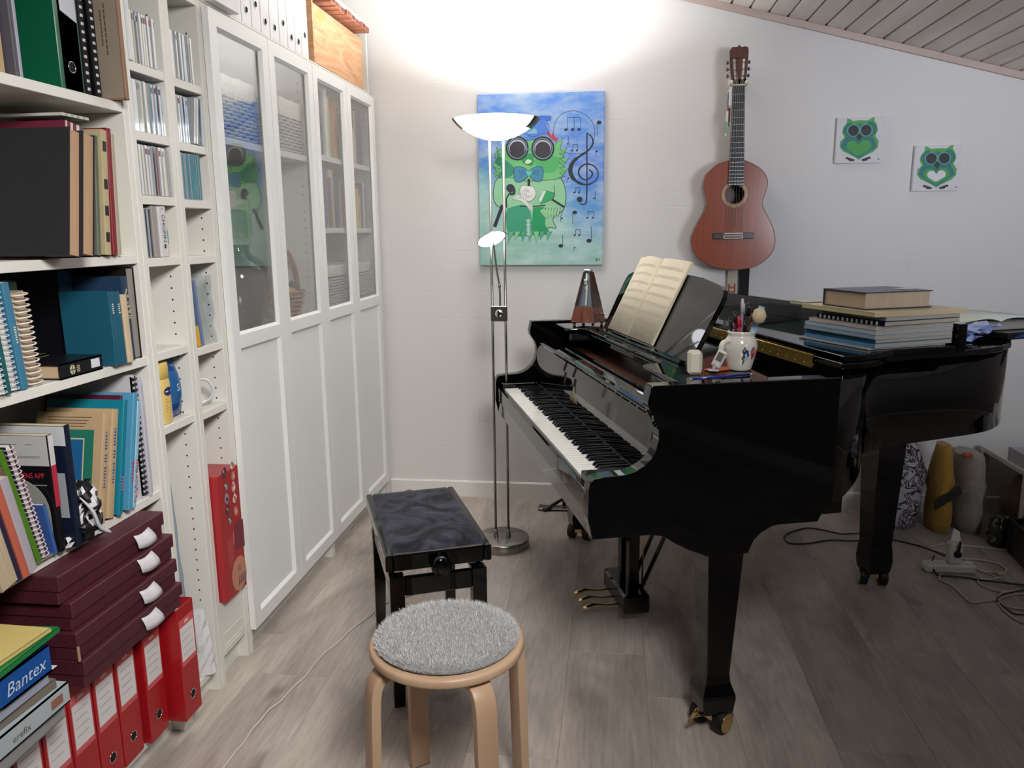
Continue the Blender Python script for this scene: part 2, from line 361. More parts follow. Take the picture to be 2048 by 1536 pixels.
# ------------------------------------------------------------------ glazed cabinets
def cabinet(label, y0, shelves):
    t = case('cabinet', label, y0+.0005, y0+.8, shelves, pan=.018, cat='cabinet', hz=(1.1, 1.95))
    for s in (0, 1):
        a = y0+s*.4+.0015; b = y0+(s+1)*.4-.0015; q = .046
        g = G()
        g.box(-.0195, 0, a, a+q, .085, 2.005); g.box(-.0195, 0, b-q, b, .085, 2.005)
        for z0, z1 in ((.085, .131), (1.016, 1.058), (1.962, 2.005)): g.box(-.0195, 0, a+q, b-q, z0, z1)
        # bevelled inner mouldings round both openings
        for z0, z1 in ((.131, 1.016), (1.058, 1.962)):
            w = .009
            g.prism([(0, z1), (-.012, z1), (-.012, z1-w)], 'y', a+q, b-q); g.prism([(0, z0), (-.012, z0+w), (-.012, z0)], 'y', a+q, b-q)
            g.prism([(0, a+q), (-.012, a+q+w), (-.012, a+q)], 'z', z0, z1); g.prism([(0, b-q), (-.012, b-q), (-.012, b-q-w)], 'z', z0, z1)
        d = g.ob('door', DOORM, t)
        G().box(-.016, -.012, a+q-.003, b-q+.003, .128, 1.018).ob('lower_panel', DOORM, d)
        G().box(-.0155, -.0125, a+q-.003, b-q+.003, 1.056, 1.965).ob('glass_pane', GLASS, d)
    return t
cab1 = cabinet('white cabinet with two half glazed doors, vase and wooden basket behind its glass', 0, (1.66, 1.03, .45, .09))
cab2 = cabinet('white cabinet with two half glazed doors next to the back wall, books behind its glass', .8, (1.68, 1.389, 1.03, .45, .09))
for i, y in enumerate((0,)):
    t = case('cabinet_top_extension', 'long open white box shelf above the cabinets with white binders and crate', y+.0005, y+1.6, (), pan=.018, ztop=2.345, zb=2.021, hz=(2.06, 2.3), plinth=False, cat='shelf unit')
    G().box(-.302, -.022, y+.0185, y+1.582, 2.021, 2.0265).ob('bottom_panel', LACQ, t)
# ------------------------------------------------------------------ books and media
def mrot(ax, a): return Matrix.Rotation(a, 4, ax)
def book(name, label, y, t, z, h, d, xf, col, cat='book', group=None, out='spine', tilt=0, pages='#d8c9ab', title=None, mats=SATIN, yaw=0, soft=False, board=.0025, tcol='#e8e0c8', stripes=None, lean=0):
    """upright book: y = left face, t thick, front edge at x=xf, spine or fore-edge facing the room"""
    b = .001 if soft else board; z += .0008+(t*math.sin(-tilt) if tilt < 0 else 0); t -= .0006
    g = G().col(col)
    if out == 'spine':
        g.box(-d, -.002, 0, b, 0, h); g.box(-d, -.002, t-b, t, 0, h)
        g.prism([(-b-.001, 0), (-.0005, t*.15), (0, t*.5), (-.0005, t*.85), (-b-.001, t), (-b*2-.002, t-b), (-b*2-.002, b)], 'z', 0, h)
    else:
        g.box(-d, 0, 0, b, 0, h); g.box(-d, 0, t-b, t, 0, h); g.box(-d, -d+b, b, t-b, 0, h)
    if stripes:
        for (z0, z1, c) in stripes: g.col(c).box(-.004, .0006, .0005, t-.0005, z0, z1)
    o = g.ob(name, mats, None, (xf, y, z+(.0015 if lean or tilt else 0)), (tilt, lean, yaw), label, cat, group)
    p = G().col(pages)
    e = .003 if not soft else .0005
    if out == 'spine': p.box(-d+e, -b*2-.003, b, t-b, e, h-e)
    else: p.box(-d+b, -e, b, t-b, e, h-e)
    p.ob('pages', PAGES, o)
    if title:
        M = Matrix.Translation((.0012, t*.5-min(t*.5, .014)*.3, h*title[1])) @ Matrix(((0, 0, 1, 0), (0, 1, 0, 0), (-1, 0, 0, 0), (0, 0, 0, 1)))
        q = G().col(tcol); n_ = len(title[0]); u_ = title[2]*.62; rt_ = random.Random(n_)
        for k in range(n_):   # worn, unreadable lettering along the spine
            if title[0][k] == ' ': continue
            zc = h*title[1]+(n_/2-k)*u_; w_ = min(t*.5, title[2]*.7)*rt_.uniform(.55, 1); y_ = t*.5-w_/2
            q.box(.0, .0012, y_, y_+w_, zc, zc+u_*.28); q.box(.0, .0012, y_+w_*rt_.uniform(0, .7), y_+w_*.95, zc+u_*.34, zc+u_*.52)
        q.ob('spine_lettering', PRINT, o, kind='stuff')
    return o
def lines(o, x, y0, y1, zs, col, w=.0012):
    g = G().col(col)
    for z in zs: g.poly([(x, y0, z), (x, y1, z), (x, y1, z+w), (x, y0, z+w)])
    return g.ob('printed_lines', PRINT, o, normals=False)
XF = -.03
# --- shelf 1 (top left)
for i, (y, t, h, c) in enumerate([(-.90, .022, .30, '#b89c72'), (-.876, .024, .31, '#cdb58d'), (-.85, .022, .305, '#b39468'), (-.826, .02, .31, '#d3bd97'), (-.804, .022, .30, '#c9af86'), (-.78, .02, .305, '#bfa57c')]):
    book('old_music_book', 'yellowed old music volume with worn page edges, %s from left on top shelf' % ORD[i], y, t, S1, h, .22, -.055+.004*(i % 3), c, out='pages', soft=True, pages=c, group='yellowed volumes on the top shelf', mats=MATTE)
book('magazine_folder', 'thin dark grey magazine folder between the yellowed volumes and the green binder', -.756, .012, S1, .315, .22, -.026, '#4b4a54', pages='#bdb9c6', mats=MATTE, soft=True)
book('magazine_folder', 'pale grey edged folder pressed against the dark grey one on the top shelf', -.742, .009, S1, .31, .22, -.028, '#9b99a8', pages='#cfcdd8', mats=MATTE, soft=True)
def binder(label, y, t, z, xf, col, h=.317, d=.255, cat='binder', group=None, ringz=.07, ringcol='#c9c9c9', lab=None, tilt=0, mats=SATIN, yaw=0, open_top=True, ringr=.0125, inner='#3a0b0d', name='ring_binder'):
    g = G().col(col); b = .0025; z += .0008; t -= .0006
    g.box(-d, 0, 0, b, 0, h, bev=.0008); g.box(-d, 0, t-b, t, 0, h, bev=.0008); g.box(-b, .0004, b*.4, t-b*.4, 0, h, bev=.0008)
    o = g.ob(name, mats, None, (xf, y, z), (tilt, 0, yaw), label, cat, group)
    r = G().col(ringcol); n = 20
    cy_ = t*.5; r0, r1 = ringr*.82, ringr
    r.tube([(.0015, cy_+ringr*.92*math.cos(2*math.pi*k/n), ringz+ringr*.92*math.sin(2*math.pi*k/n)) for k in range(n)], .0013, 6, closed=True)
    r.ob('finger_ring', CHROME if ringcol != 'none' else SATIN, o)
    q = G(); q.poly([(.0006, cy_+r0*math.cos(2*math.pi*k/n), ringz+r0*math.sin(2*math.pi*k/n)) for k in range(n)]); q.ob('finger_hole', DARK, o, normals=False)
    p = G().col('#dcd8cf'); p.box(-d+.01, -.02, .012, t-.008, .006, h-.03); p.ob('papers', PAGES, o)
    if lab:
        l0, l1 = lab; w0, w1 = .006, t-.006
        q = G().col('#c65a5e'); q.box(-.0002, .0009, w0, w1, l0, l1); q.col('#d9d6d6').box(0, .0013, w0+.002, w1-.002, l0+.014, l1-.022)
        q.col('#e8b9bb').poly([(.0014, t*.5-.01, l1-.014), (.0014, t*.5+.01, l1-.014), (.0014, t*.5+.01, l1-.007), (.0014, t*.5-.01, l1-.007)])
        q.col('#8d8a92')
        for k in range(4): q.poly([(.0015, w0+.008, l1-.04-k*.02), (.0015, w1-.012-.006*(k % 2), l1-.04-k*.02), (.0015, w1-.012-.006*(k % 2), l1-.0385-k*.02), (.0015, w0+.008, l1-.0385-k*.02)])
        q.ob('spine_label', PRINT, o)
    return o
gb = binder('dark green lever arch binder with a painted sheen on its spine on the top shelf', -.605, .078, S1, -.04, '#0f5a40', mats=GLOSS, ringz=.052)
g = G().col('#47726d'); g.box(.0001, .0004, .012, .072, .004, .3); g.ob('spine_sheen', GLOSS, gb)  # paler green strip: the spine's reflection put into its colour
g = G().col('#c9ccd6'); g.prism([(.018, .165), (.07, .15), (.07, .3), (.016, .3)], 'x', .0017, .0022); g.ob('torn_paper_label', MATTE, gb)
for i, (y, lab) in enumerate([(-.522, 'black comb bound score beside the green binder'), (-.492, 'black comb bound score next to the beige folder')]):
    o = book('comb_bound_score', lab, y, .026, S1, .31, .22, -.042+.004*i, '#0c0c10', soft=True, pages='#16161a')
    g = G().col('#c8cad4')
    for k in range(17): g.box(-.002, .002, .008+.003*(k % 2)*0, .016, .012+k*.0175, .019+k*.0175, bev=.001)
    g.ob('comb_slots', PRINT, o, kind='stuff')
bf = book('archive_folder', 'large beige card folder sticking out at the right end of the top shelf', -.455, .012, S1, .31, .27, .013, '#8f8272', pages='#8a7a68', mats=MATTE)
g = G().col('#8a6650'); g.box(-.006, .0008, -.0006, .0125, 0, .31, bev=.002); g.box(-.26, 0, -.0006, .0125, .0, .004); g.ob('worn_brown_edging', MATTE, bf)
g = G().col('#b9b4ac').poly([(-.046, -.0012, .235), (-.014, -.0012, .235), (-.014, -.0012, .33), (-.046, -.0012, .33)])
g.col('#2c6d7a').poly([(-.052, -.0014, .225), (-.044, -.0014, .225), (-.044, -.0014, .33), (-.052, -.0014, .33)])
g.col('#584f52').poly([(-.034, -.0014, .25), (-.02, -.0014, .25), (-.02, -.0014, .31), (-.034, -.0014, .31)])
g.col('#4e463c')
for k, (x, z0, z1) in enumerate([(-.046, .12, .2), (-.036, .1, .215)]):
    for j in range(9):
        z = z0+(z1-z0)*j/9; g.poly([(x, -.0012, z), (x+.003, -.0012, z), (x+.003, -.0012, z+(z1-z0)/12), (x, -.0012, z+(z1-z0)/12)])
g.ob('folder_print', PRINT, bf, normals=False)
# --- shelf 2
def album(label, y, t, d, h, xf):
    return book('old_album', label, y, t, S2, h, d, xf, '#0a0b12', out='pages', pages='#b08f70', mats=CLOTH, tilt=T_(-10))
def T_(d): return math.radians(d)
album('big black cloth album whose dark cover faces the room, on the second shelf', -.768, .037, .25, .262, .05)
album('second black album with ragged tan page edges, pressed behind the first', -.729, .040, .25, .258, .052)
g = G().col('#a5765c').prism([(-.21, .0), (-.135, .06), (-.155, .10), (-.21, .15)], 'y', 0, .002)
g.ob('picture_card', MATTE, None, (.0, -.774, S2+.002), None, 'brown picture card leaning on the cover of the big black album', 'card')
o = binder('tall burgundy binder with white spine stripes behind the black albums', -.655, .046, S2+.008, -.035, '#6d1c33', h=.29, mats=MATTE, tilt=T_(-8))
g = G().col('#d8c3c0')
for z in ((.001, .005), (.017, .024), (.036, .045)): g.box(.0003, .001, z[0], z[1], .01, .289)
g.ob('spine_stripes', PRINT, o)
book('music_folder', 'slate grey folder with curled top beside the burgundy binder', -.606, .022, S2, .285, .23, -.04, '#565a66', pages='#7b7f8a', mats=MATTE, soft=True, tilt=T_(-8))
book('loose_score', 'ragged grey green score spine with torn edges on the second shelf', -.579, .013, S2, .27, .23, -.016, '#5e6658', pages='#8d8778', mats=MATTE, soft=True, tilt=T_(-7))
o = book('loose_score', 'tattered yellowed score with black tape squares on its spine', -.5615, .022, S2, .283, .23, -.008, '#b0a27e', pages='#9f8f6e', mats=MATTE, soft=True, tilt=T_(-6))
g = G().col('#17161c')
for z in (.03, .09, .15, .235): g.box(0, .001, .003, .015, z, z+.022)
g.ob('tape_patch', PRINT, o, kind='stuff')
book('score', 'deep red cloth spined score on the second shelf', -.531, .018, S2, .289, .23, -.01, '#7c1623', mats=MATTE, tilt=T_(-4.5))
book('score', 'flat grey brown card score right of the red one', -.5075, .013, S2, .278, .23, -.012, '#a59a88', mats=MATTE, soft=True, tilt=T_(-3.5))
for i, (y, t, c, h) in enumerate([(-.485, .0105, '#8f9186', .272), (-.474, .009, '#a0957a', .276), (-.4645, .010, '#b6a885', .28), (-.454, .010, '#a59a7d', .276), (-.4435, .010, '#ada083', .28)]):
    book('score', 'thin faded score at right end of second shelf, %s after the grey one' % ORD[i], y, t, S2, h, .23, -.03-.008*i, c, mats=MATTE, soft=True, tilt=T_(-1.5), group='thin faded scores at the right end of the second shelf', pages='#b9ad8f')
g = G().col('#bcc0b8').box(-.2, -.05, 0, .09, 0, .006); g.col('#8f968d')
for k in range(4): g.box(-.05, -.0495, .01+k*.02, .018+k*.02, .001, .005)
g.ob('cardboard_slip', MATTE, None, (0.02, -.63, S2+.3035), None, 'pale grey paper slip lying on top of the burgundy binder', 'paper')
# --- shelf 3
def spiral(label, y, t, h, d, col, z, xf, tilt=0, wire='#c9cdd2', n=20, r=.006, cat='notebook', group=None, inner='#d8d6d0'):
    z += .0008; t -= .001
    g = G().col(col).box(-d, -.004, 0, .0015, 0, h); g.col(col).box(-d, -.004, t-.0015, t, 0, h); g.col(inner).box(-d+.002, -.006, .0015, t-.0015, .001, h-.001)
    o = g.ob('spiral_notebook', SATIN, None, (xf, y, z+.002), (tilt, 0, 0), label, cat, group)
    q = G().col(wire); R_ = t*.5+.002
    for k in range(n):
        zc = h*(k+.5)/n
        q.tube([(-.004+R_*.9*math.cos(a), t*.5+R_*math.sin(a), zc+.0015*a/3) for a in [x*math.pi/5-math.pi*.75 for x in range(9)]], r*.2, 5)
    q.ob('binding_coil', SATIN, o, kind='stuff')
    return o
spiral('white spiral notebook at the far left of the third shelf', -.925, .018, .20, .15, '#d6d7dc', S3, -.012, math.radians(5), n=18)
book('score', 'slim teal folder standing between the white and blue spiral notebooks', -.902, .012, S3, .195, .15, -.014, '#1f5a5c', mats=SATIN, soft=True, tilt=math.radians(5))
spiral('grey lilac spiral notebook leaning on the third shelf', -.885, .02, .213, .15, '#b6b7c4', S3, -.02, math.radians(5), n=20)
o = book('music_book', 'leaning steel blue book among the spiral notebooks', -.856, .020, S3, .215, .16, -.02, '#3f7794', mats=SATIN, soft=True, tilt=math.radians(5), title=('STUDIES', .5, .008))
spiral('cream comb bound notebook with large white plastic rings', -.826, .034, .193, .15, '#b9a58f', S3, -.028, math.radians(4), '#dcd2c6', n=17, r=.009, inner='#a9967f')
g = G().col('#12382c').box(-.24, -.08, 0, .03, 0, .214, bev=.003); g.col('#1b4a3b').box(-.08, -.079, .004, .026, .02, .19)
g.ob('box_file', SATIN, None, (0, -.79, S3+.001), None, 'dark green box file deep behind the spiral notebooks', 'box')
book('book', 'red edged book half hidden behind the cream comb bound notebook', -.752, .02, S3, .185, .15, -.12, '#94382d', mats=SATIN, pages='#8b7a66')
bb_ = binder('black ring binder with dark blue spine behind the teal books', -.553, .05, S3, -.145, '#0c0e14', h=.222, d=.15, mats=SATIN, ringr=.009, ringz=.04)
g = G().col('#254566').box(.0005, .0012, .002, .048, .001, .221); g.ob('blue_spine', SATIN, bb_)
book('book', 'left one of the twin teal hardbacks on the third shelf', -.568, .023, S3, .174, .125, -.008, '#1d566c', tilt=math.radians(1), title=('WERKE', .75, .008))
book('book', 'right one of the twin teal hardbacks on the third shelf', -.544, .022, S3, .172, .125, -.008, '#1d566c', tilt=math.radians(1), title=('WERKE', .75, .008))
book('book', 'cream coloured book leaning against the twin teal hardbacks', -.521, .022, S3, .163, .12, -.006, '#c9b193', soft=True, tilt=math.radians(1), mats=MATTE)
o = book('book', 'dark blue book with golden ornament on its spine on the third shelf', -.4975, .026, S3, .205, .15, -.018, '#233a56', tilt=math.radians(1))
g = G().col('#bdb98c')
for k in range(26):
    a, b = R.uniform(.004, .022), R.uniform(.115, .175); g.box(0, .001, a-.0016, a+.0016, b-.003, b+.003)
g.box(0, .001, .003, .023, .108, .110); g.box(0, .001, .003, .023, .103, .105); g.ob('gold_ornament', PRINT, o, kind='stuff')
book('book', 'thick black covered book with grey pages at the right end of the third shelf', -.465, .034, S3, .226, .17, -.028, '#1c1613', out='pages', pages='#8d8781')
def flat(label, y0, y1, x0, x1, z, t, col, cat='book', name='book', spine='+x', pages='#cbb091', yaw=0, soft=False, group=None, mats=SATIN, pivot=None):
    z += .0008; t -= .0004; cx_, cy_ = (x0+x1)/2, (y0+y1)/2; w, l = (x1-x0)/2, (y1-y0)/2; b = .001 if soft else .003
    g = G().col(col).box(-w, w, -l, l, 0, b).box(-w, w, -l, l, t-b, t)
    s = {'+x': (w-b, w, -l, l), '-x': (-w, -w+b, -l, l), '+y': (-w, w, l-b, l), '-y': (-w, w, -l, -l+b)}[spine]
    g.box(*s, 0, t)
    o = g.ob(name, mats, None, (cx_, cy_, z), (0, 0, yaw), label, cat, group)
    e = .001 if soft else .004
    p = G().col(pages); q = [-w+e, w-e, -l+e, l-e]
    k = {'+x': 1, '-x': 0, '+y': 3, '-y': 2}[spine]; q[k] = s[k]-(b if k in (1, 3) else -b)
    p.box(*q, b, t-b); p.ob('pages', PAGES, o)
    return o
o = flat('black hardback lying flat at the front of the third shelf with white spine sticker', -.742, -.598, -.135, -.022, S3, .034, '#14141a')
g = G().col('#d4d4da').box(0.0563, .0572, .032, .062, .008, .028, bev=.0005); g.col('#b9b58f')
n = 14; g.poly([(.0572, -.032+.009*math.cos(2*math.pi*k/n), .016+.011*math.sin(2*math.pi*k/n)) for k in range(n)])
g.col('#14141a').poly([(.0575, -.033, .006), (.0575, -.031, .006), (.0575, -.031, .026), (.0575, -.033, .026)]); g.poly([(.0575, -.041, .015), (.0575, -.023, .015), (.0575, -.023, .017), (.0575, -.041, .017)])
g.col('#b9b58f')
for k in range(4): g.poly([(.0572, -.018, .009+k*.004), (.0572, -.008, .009+k*.004), (.0572, -.008, .011+k*.004), (.0572, -.018, .011+k*.004)])
g.ob('spine_sticker', PRINT, o)
flat('closed book with olive cover lying behind the black hardback on the third shelf', -.775, -.615, -.28, -.142, S3, .038, '#5c5e3c', pages='#a8927a')
# --- shelf 4
spec4 = [('ragged cream sheet bundle at the far left of the fourth shelf', -1.02, .04, .24, .02, '#b7a68b', 12, 'loose_score'),
 ('navy covered score among the leaning books on the fourth shelf', -.975, .014, .23, .015, '#2a2540', 12, 'score'),
 ('orange red covered book leaning on the fourth shelf', -.958, .018, .215, .015, '#b8604c', 12, 'score'),
 ('lilac white thick book beside the orange one', -.937, .022, .21, .012, '#a9a2ab', 12, 'score'),
 ('dull brown book leaning on the fourth shelf', -.913, .018, .225, -.008, '#6c5a4c', 13, 'score'),
 ('olive green songbook leaning on the fourth shelf', -.888, .014, .26, -.01, '#4d7a1e', 14, 'score')]
for lab, y, t, h, xf, c, tl, nm in spec4:
    book(nm, lab, y, t, S4, h, .19, xf, c, soft=True, tilt=T_(tl), mats=MATTE if 'cream' in lab else SATIN, out='pages' if 'cream' in lab else 'spine', pages=c if 'cream' in lab else '#c9c0ae')
spiral('dark navy notebook with pink and white spiral binding on the fourth shelf', -.868, .016, .262, .19, '#2c3550', S4, -.012, T_(13), '#d3b4bc', n=24, r=.007)
book('booklet', 'small bright blue booklet beside the pink spiral binding', -.84, .008, S4, .115, .12, -.006, '#3c5ea0', soft=True, tilt=T_(9))
g = G().col('#8f918a'); pts = [(-.15, 0), (.0, 0), (.0, .07)]+[(-.075+.075*math.cos(a), .09+.075*math.sin(a)) for a in [k*math.pi/14 for k in range(15)]]+[(-.15, .07)]
g.prism(pts, 'y', 0, .0015); g.box(-.15, 0, -.09, 0, 0, .0012)
g.ob('bookend', SATIN, None, (-.012, -.835, S4+.0005), None, 'grey metal bookend with rounded top on the fourth shelf', 'bookend')
o = book('book', 'black book with red title lettering on its cover on the fourth shelf', -.828, .018, S4, .255, .17, -.004, '#121014', soft=True)
g = G(); Mf = Matrix.Translation((-.052, -.0008, .163)) @ mrot('X', math.pi/2)
g.text('KERENS APP', .0165, Mf, '#c8324a', font_w=.8); g.col('#8d8a8a').poly([(-.05, -.0008, .147), (-.012, -.0008, .147), (-.012, -.0008, .149), (-.05, -.0008, .149)])
g.col('#b9b7b8').poly([(-.168, -.0009, .19), (-.001, -.0009, .19), (-.001, -.0009, .2545), (-.168, -.0009, .2545)])
g.col('#6a6a6e')
for zz, a, b in ((.235, -.085, -.07), (.2355, -.05, -.035), (.21, -.12, -.02), (.207, -.1, -.02)): g.poly([(a, -.0011, zz), (b, -.0011, zz), (b, -.0011, zz+.0012), (a, -.0011, zz+.0012)])
g.ob('cover_print', PRINT, o, normals=False)
g = G().col('#b02a40').box(.0003, .001, .002, .016, .10, .19); g.col('#c9c6c8').box(.0003, .001, .002, .016, .19, .2545); g.ob('spine_print', PRINT, o)
o = book('brochure', 'navy brochure with white top and white sticker right of the black book', -.795, .02, S4, .268, .17, .012, '#141c30', soft=True)
g = G().col('#c3c5c8').poly([(-.168, -.0008, .225), (0, -.0008, .225), (0, -.0008, .267), (-.168, -.0008, .267)]); g.col('#9b9ea4').poly([(-.045, -.0009, .065), (-.01, -.0009, .065), (-.01, -.0009, .165), (-.045, -.0009, .165)])
g.ob('cover_print', PRINT, o, normals=False)
# crumpled patterned bag
g = G(); n = 22; rings = []
rr = random.Random(4)
for j in range(13):
    z = j/12; ring = []
    for k in range(n):
        a = 2*math.pi*k/n; w = (.045+.01*math.sin(3*a+j))*(1-.55*z**2)*rr.uniform(.8, 1.18)
        ring.append(g.v((w*.55*math.cos(a)+.008*math.sin(j), w*math.sin(a)+.012*z, z*.125*rr.uniform(.96, 1.04))))
    rings.append(ring)
for A, B in zip(rings, rings[1:]):
    for k in range(n):
        g.col('#d0cfd4' if (rr.random() < .3) else '#16151a'); g.f([A[k], A[(k+1) % n], B[(k+1) % n], B[k]])
g.col('#16151a'); g.f(rings[0]); g.f(rings[-1])
o = g.ob('plastic_bag', GLOSS, None, (-.004, -.748, S4+.0015), None, 'crumpled black and white patterned bag on the fourth shelf', 'bag')
g = G().col('#c2c2c8'); g.tube(smoothpath([(.02, -.03, .105), (.035, -.015, .07), (.036, .0, .03), (.04, .03, .004)]), [.003+.008*math.sin(i/19*3.1) for i in range(19)], 8, flat=.4); g.ob('white_drawstring', SATIN, o)
def beige(label, y, xf, tl, h):
    o = book('songbook', label, y, .026, S4, h, .17, xf, '#b79c78', soft=True, tilt=T_(tl), title=('SINGEN UND SPIELEN', .55, .012), tcol='#3a5a9a', mats=MATTE, pages='#a58b69'); return o
o = beige('beige textbook with blue green framed cover facing the room on the fourth shelf', -.680, -.018, -14, .255)
g = G()
def fr(a, b, c, d, col, y): g.col(col).poly([(a, y, c), (b, y, c), (b, y, d), (a, y, d)])
fr(-.165, -.022, .02, .215, '#1c6f5c', -.0008); fr(-.165, -.045, .035, .195, '#c9b98f', -.001); fr(-.165, -.048, .038, .192, '#155a8c', -.0012)
g.col('#6a5a45')
for k in range(4): g.poly([(-.14, -.0012, .243-k*.007), (-.03-.006*k, -.0012, .243-k*.007), (-.03-.006*k, -.0012, .2445-k*.007), (-.14, -.0012, .2445-k*.007)])
g.ob('cover_print', PRINT, o, normals=False)
beige('second beige textbook leaning right beside the framed one', -.650, -.016, -14, .258)
o = book('picture_book', 'teal picture book with painted spine on the fourth shelf', -.620, .018, S4, .275, .2, -.008, '#12788c', tilt=T_(-14), title=('MUSIK', .25, .012), tcol='#c86a8c')
o = book('picture_book', 'light blue picture book with red spine lettering on the fourth shelf', -.588, .020, S4, .285, .2, -.004, '#4f93b4', tilt=T_(-14), title=('LIEDER', .3, .014), tcol='#d03a3a')
o = book('picture_book', 'pale blue book with colourful spine on the fourth shelf', -.566, .016, S4, .262, .19, -.006, '#8fb6cc', tilt=T_(-14), title=('KINDER', .35, .012), tcol='#d84a5a')
g = G()
for k in range(24):
    g.col(R.choice(['#d8404a', '#e8e0d8', '#d8807a', '#5a8ab0'])); z = .012+k*.004; y_ = R.uniform(.002, .013); g.box(0, .0012, y_, y_+.004, z, z+.005)
g.ob('spine_picture', PRINT, o, kind='stuff')
book('picture_book', 'maroon book with small gold flower behind the teal picture books', -.6005, .011, S4, .283, .2, -.03, '#5c1830', tilt=T_(-14))
o = book('comb_bound_score', 'white score with black comb binding near the right end of the fourth shelf', -.481, .013, S4, .318, .21, -.03, '#c3c1c6', soft=True, pages='#c9c7cc')
g = G().col('#0e0e12')
for k in range(22): g.box(-.004, .0045, -.002, .018, .006+k*.0142, .0132+k*.0142, bev=.002)
g.box(-.006, -.001, 0, .016, .004, .314); g.ob('comb_binding', SATIN, o, kind='stuff')
for i in range(3):
    book('loose_score', 'pale lilac sheet bundle, %s after the comb bound score' % ORD[i], -.467+i*.012, .010, S4, .31-.01*i, .2, -.02-.006*i, '#b7b4c0', soft=True, mats=MATTE, pages='#c9c6d0', group='pale sheet bundles at the right end of the fourth shelf')
# --- archive boxes on top of the red binders
for i in range(4):
    z = .4245+i*.0655; dx = (.058, .052, .046, .036)[i]; dy = (.004, 0, .004, -.012)[i]
    g = G().col('#481a26'); y0, y1 = -.885+dy, -.497+dy
    g.box(-.25, dx-.006, y0+.003, y1-.003, 0, .063, bev=.002)
    o = g.ob('archive_box', mat('burgundy_bookcloth', '#4c1c28', .5, noise=.12, nscale=40, bump=.2, bscale=300) if i == 0 else BURG, None, (0, 0, z), None, 'burgundy cloth archive box, %s of the stack of four' % ['lowest', 'second lowest', 'second highest', 'topmost'][i], 'box', 'burgundy archive boxes')
    if i == 0: BURG = o.data.materials[0]
    G().col('#4a1b27').box(-.253, dx, y0, y1, .03, .0645, bev=.002).ob('lid', BURG, o)
    g = G().col('#cfccd2'); yc = -.645+.012*i; zz = [.056, .052, .060, .05][i]; pts = []
    rows = [[g.v((dx+.0008+.018*math.sin(t*1.8)*(.4+.6*s), yc-.03+.06*s+.006*t, zz-.034*t-.006*math.sin(s*3.1))) for s in (0, .25, .5, .75, 1)] for t in (0, .3, .6, 1)]
    for A, B in zip(rows, rows[1:]):
        for k in range(4): g.f([A[k], A[k+1], B[k+1], B[k]], True)
    lb = g.ob('curled_paper_label', MATTE, o); md = lb.modifiers.new('s', 'SOLIDIFY'); md.thickness = .0004
    if i == 1:
        G().col('#a08870').box(dx-.003, dx+.001, y0-.001, y0+.005, 0, .034, bev=.001).ob('worn_corner', MATTE, o)
# --- red binders on the bottom shelf
redspec = [(-.504, .082, .04, .32), (-.60, .08, .0, .318), (-.692, .078, -.012, .318), (-.774, .078, -.012, .318), (-.856, .078, -.012, .318), (-.938, .078, -.012, .318), (-1.02, .078, -.012, .318), (-1.102, .078, -.012, .318)]
redlab = ['red binder pulled out furthest at the right end of the bottom shelf', 'red binder pulled out a little, second from the right on the bottom shelf', 'red binder third from the right on the bottom shelf, first one pushed fully in', 'red binder fourth from the right on the bottom shelf', 'red binder fifth from the right on the bottom shelf', 'red binder sixth from the right on the bottom shelf', 'red binder seventh from the right on the bottom shelf', 'red binder in the bottom left corner of the photo']
for i, (y, t, xf, h) in enumerate(redspec):
    binder(redlab[i], y, t, S5, xf, '#a3161f', h=h, lab=(.155 if i == 0 else .145, .285), ringz=.06, group='red lever arch binders on the bottom shelf', ringr=.0135)
# --- pile lying at the left on the red binders
PZ = .4125
def pile(label, z, t, y0, y1, x0, x1, col, **k): return flat(label, y0+.015, y1-.047, x0, x1-.004, PZ+(z-PZ)*1.2, t*1.2, col, **k)
o = pile('lowest grey cardboard folder of the flat pile at the left edge', PZ, .026, -1.16, -.915, -.2, .07, '#8f9092', name='cardboard_folder', pages='#b9bdc0', mats=MATTE, yaw=.03)
o2 = pile('light grey box folder with red brown stamp, second lowest of the flat pile', PZ+.0265, .036, -1.17, -.905, -.2, .078, '#a9b3b8', name='cardboard_folder', pages='#b9c3c8', mats=MATTE)
g = G().col('#8f5f52').box(.136, .1378, .05, .082, .012, .030); g.ob('stamp', PRINT, o2)
g = G(); Mx = lambda x, y, z: Matrix.Translation((x, y, z)) @ Matrix(((0, 0, 1, 0), (1, 0, 0, 0), (0, 1, 0, 0), (0, 0, 0, 1)))
g.text('erefix', .02, Mx(.1378, -.03, .012), '#5d5450'); g.ob('title', PRINT, o2, normals=False)
pile('brown grey sagging folder in the middle of the flat pile', PZ+.063, .016, -1.15, -.92, -.2, .066, '#7a7066', name='cardboard_folder', pages='#8a8078', soft=True, mats=MATTE, yaw=-.05)
pile('pale lilac plastic folder under the blue binder', PZ+.0795, .02, -1.16, -.945, -.2, .07, '#9fa6b8', name='cardboard_folder', pages='#b3b9c8', soft=True)
pile('white sheet sticking out from under the blue binder', PZ+.1, .002, -1.13, -.925, -.2, .078, '#d5d5d8', name='loose_sheet', cat='paper', soft=True, pages='#d5d5d8', mats=MATTE)
o = pile('blue lever arch binder lying flat in the pile with white slanted lettering', PZ+.103, .046, -1.185, -.945, -.2, .08, '#0f4f9c', name='ring_binder', cat='binder', pages='#5a5f68')
g = G(); g.text('Bantex', .036, Mx(.1392, .022, .014), '#c3cfe0', shear=.25); g.ob('title', PRINT, o, normals=False)
g = G().col('#a9b6c8').box(.1375, .1392, -.082, -.06, .008, .036, bev=.0004); g.ob('spine_label', PRINT, o)
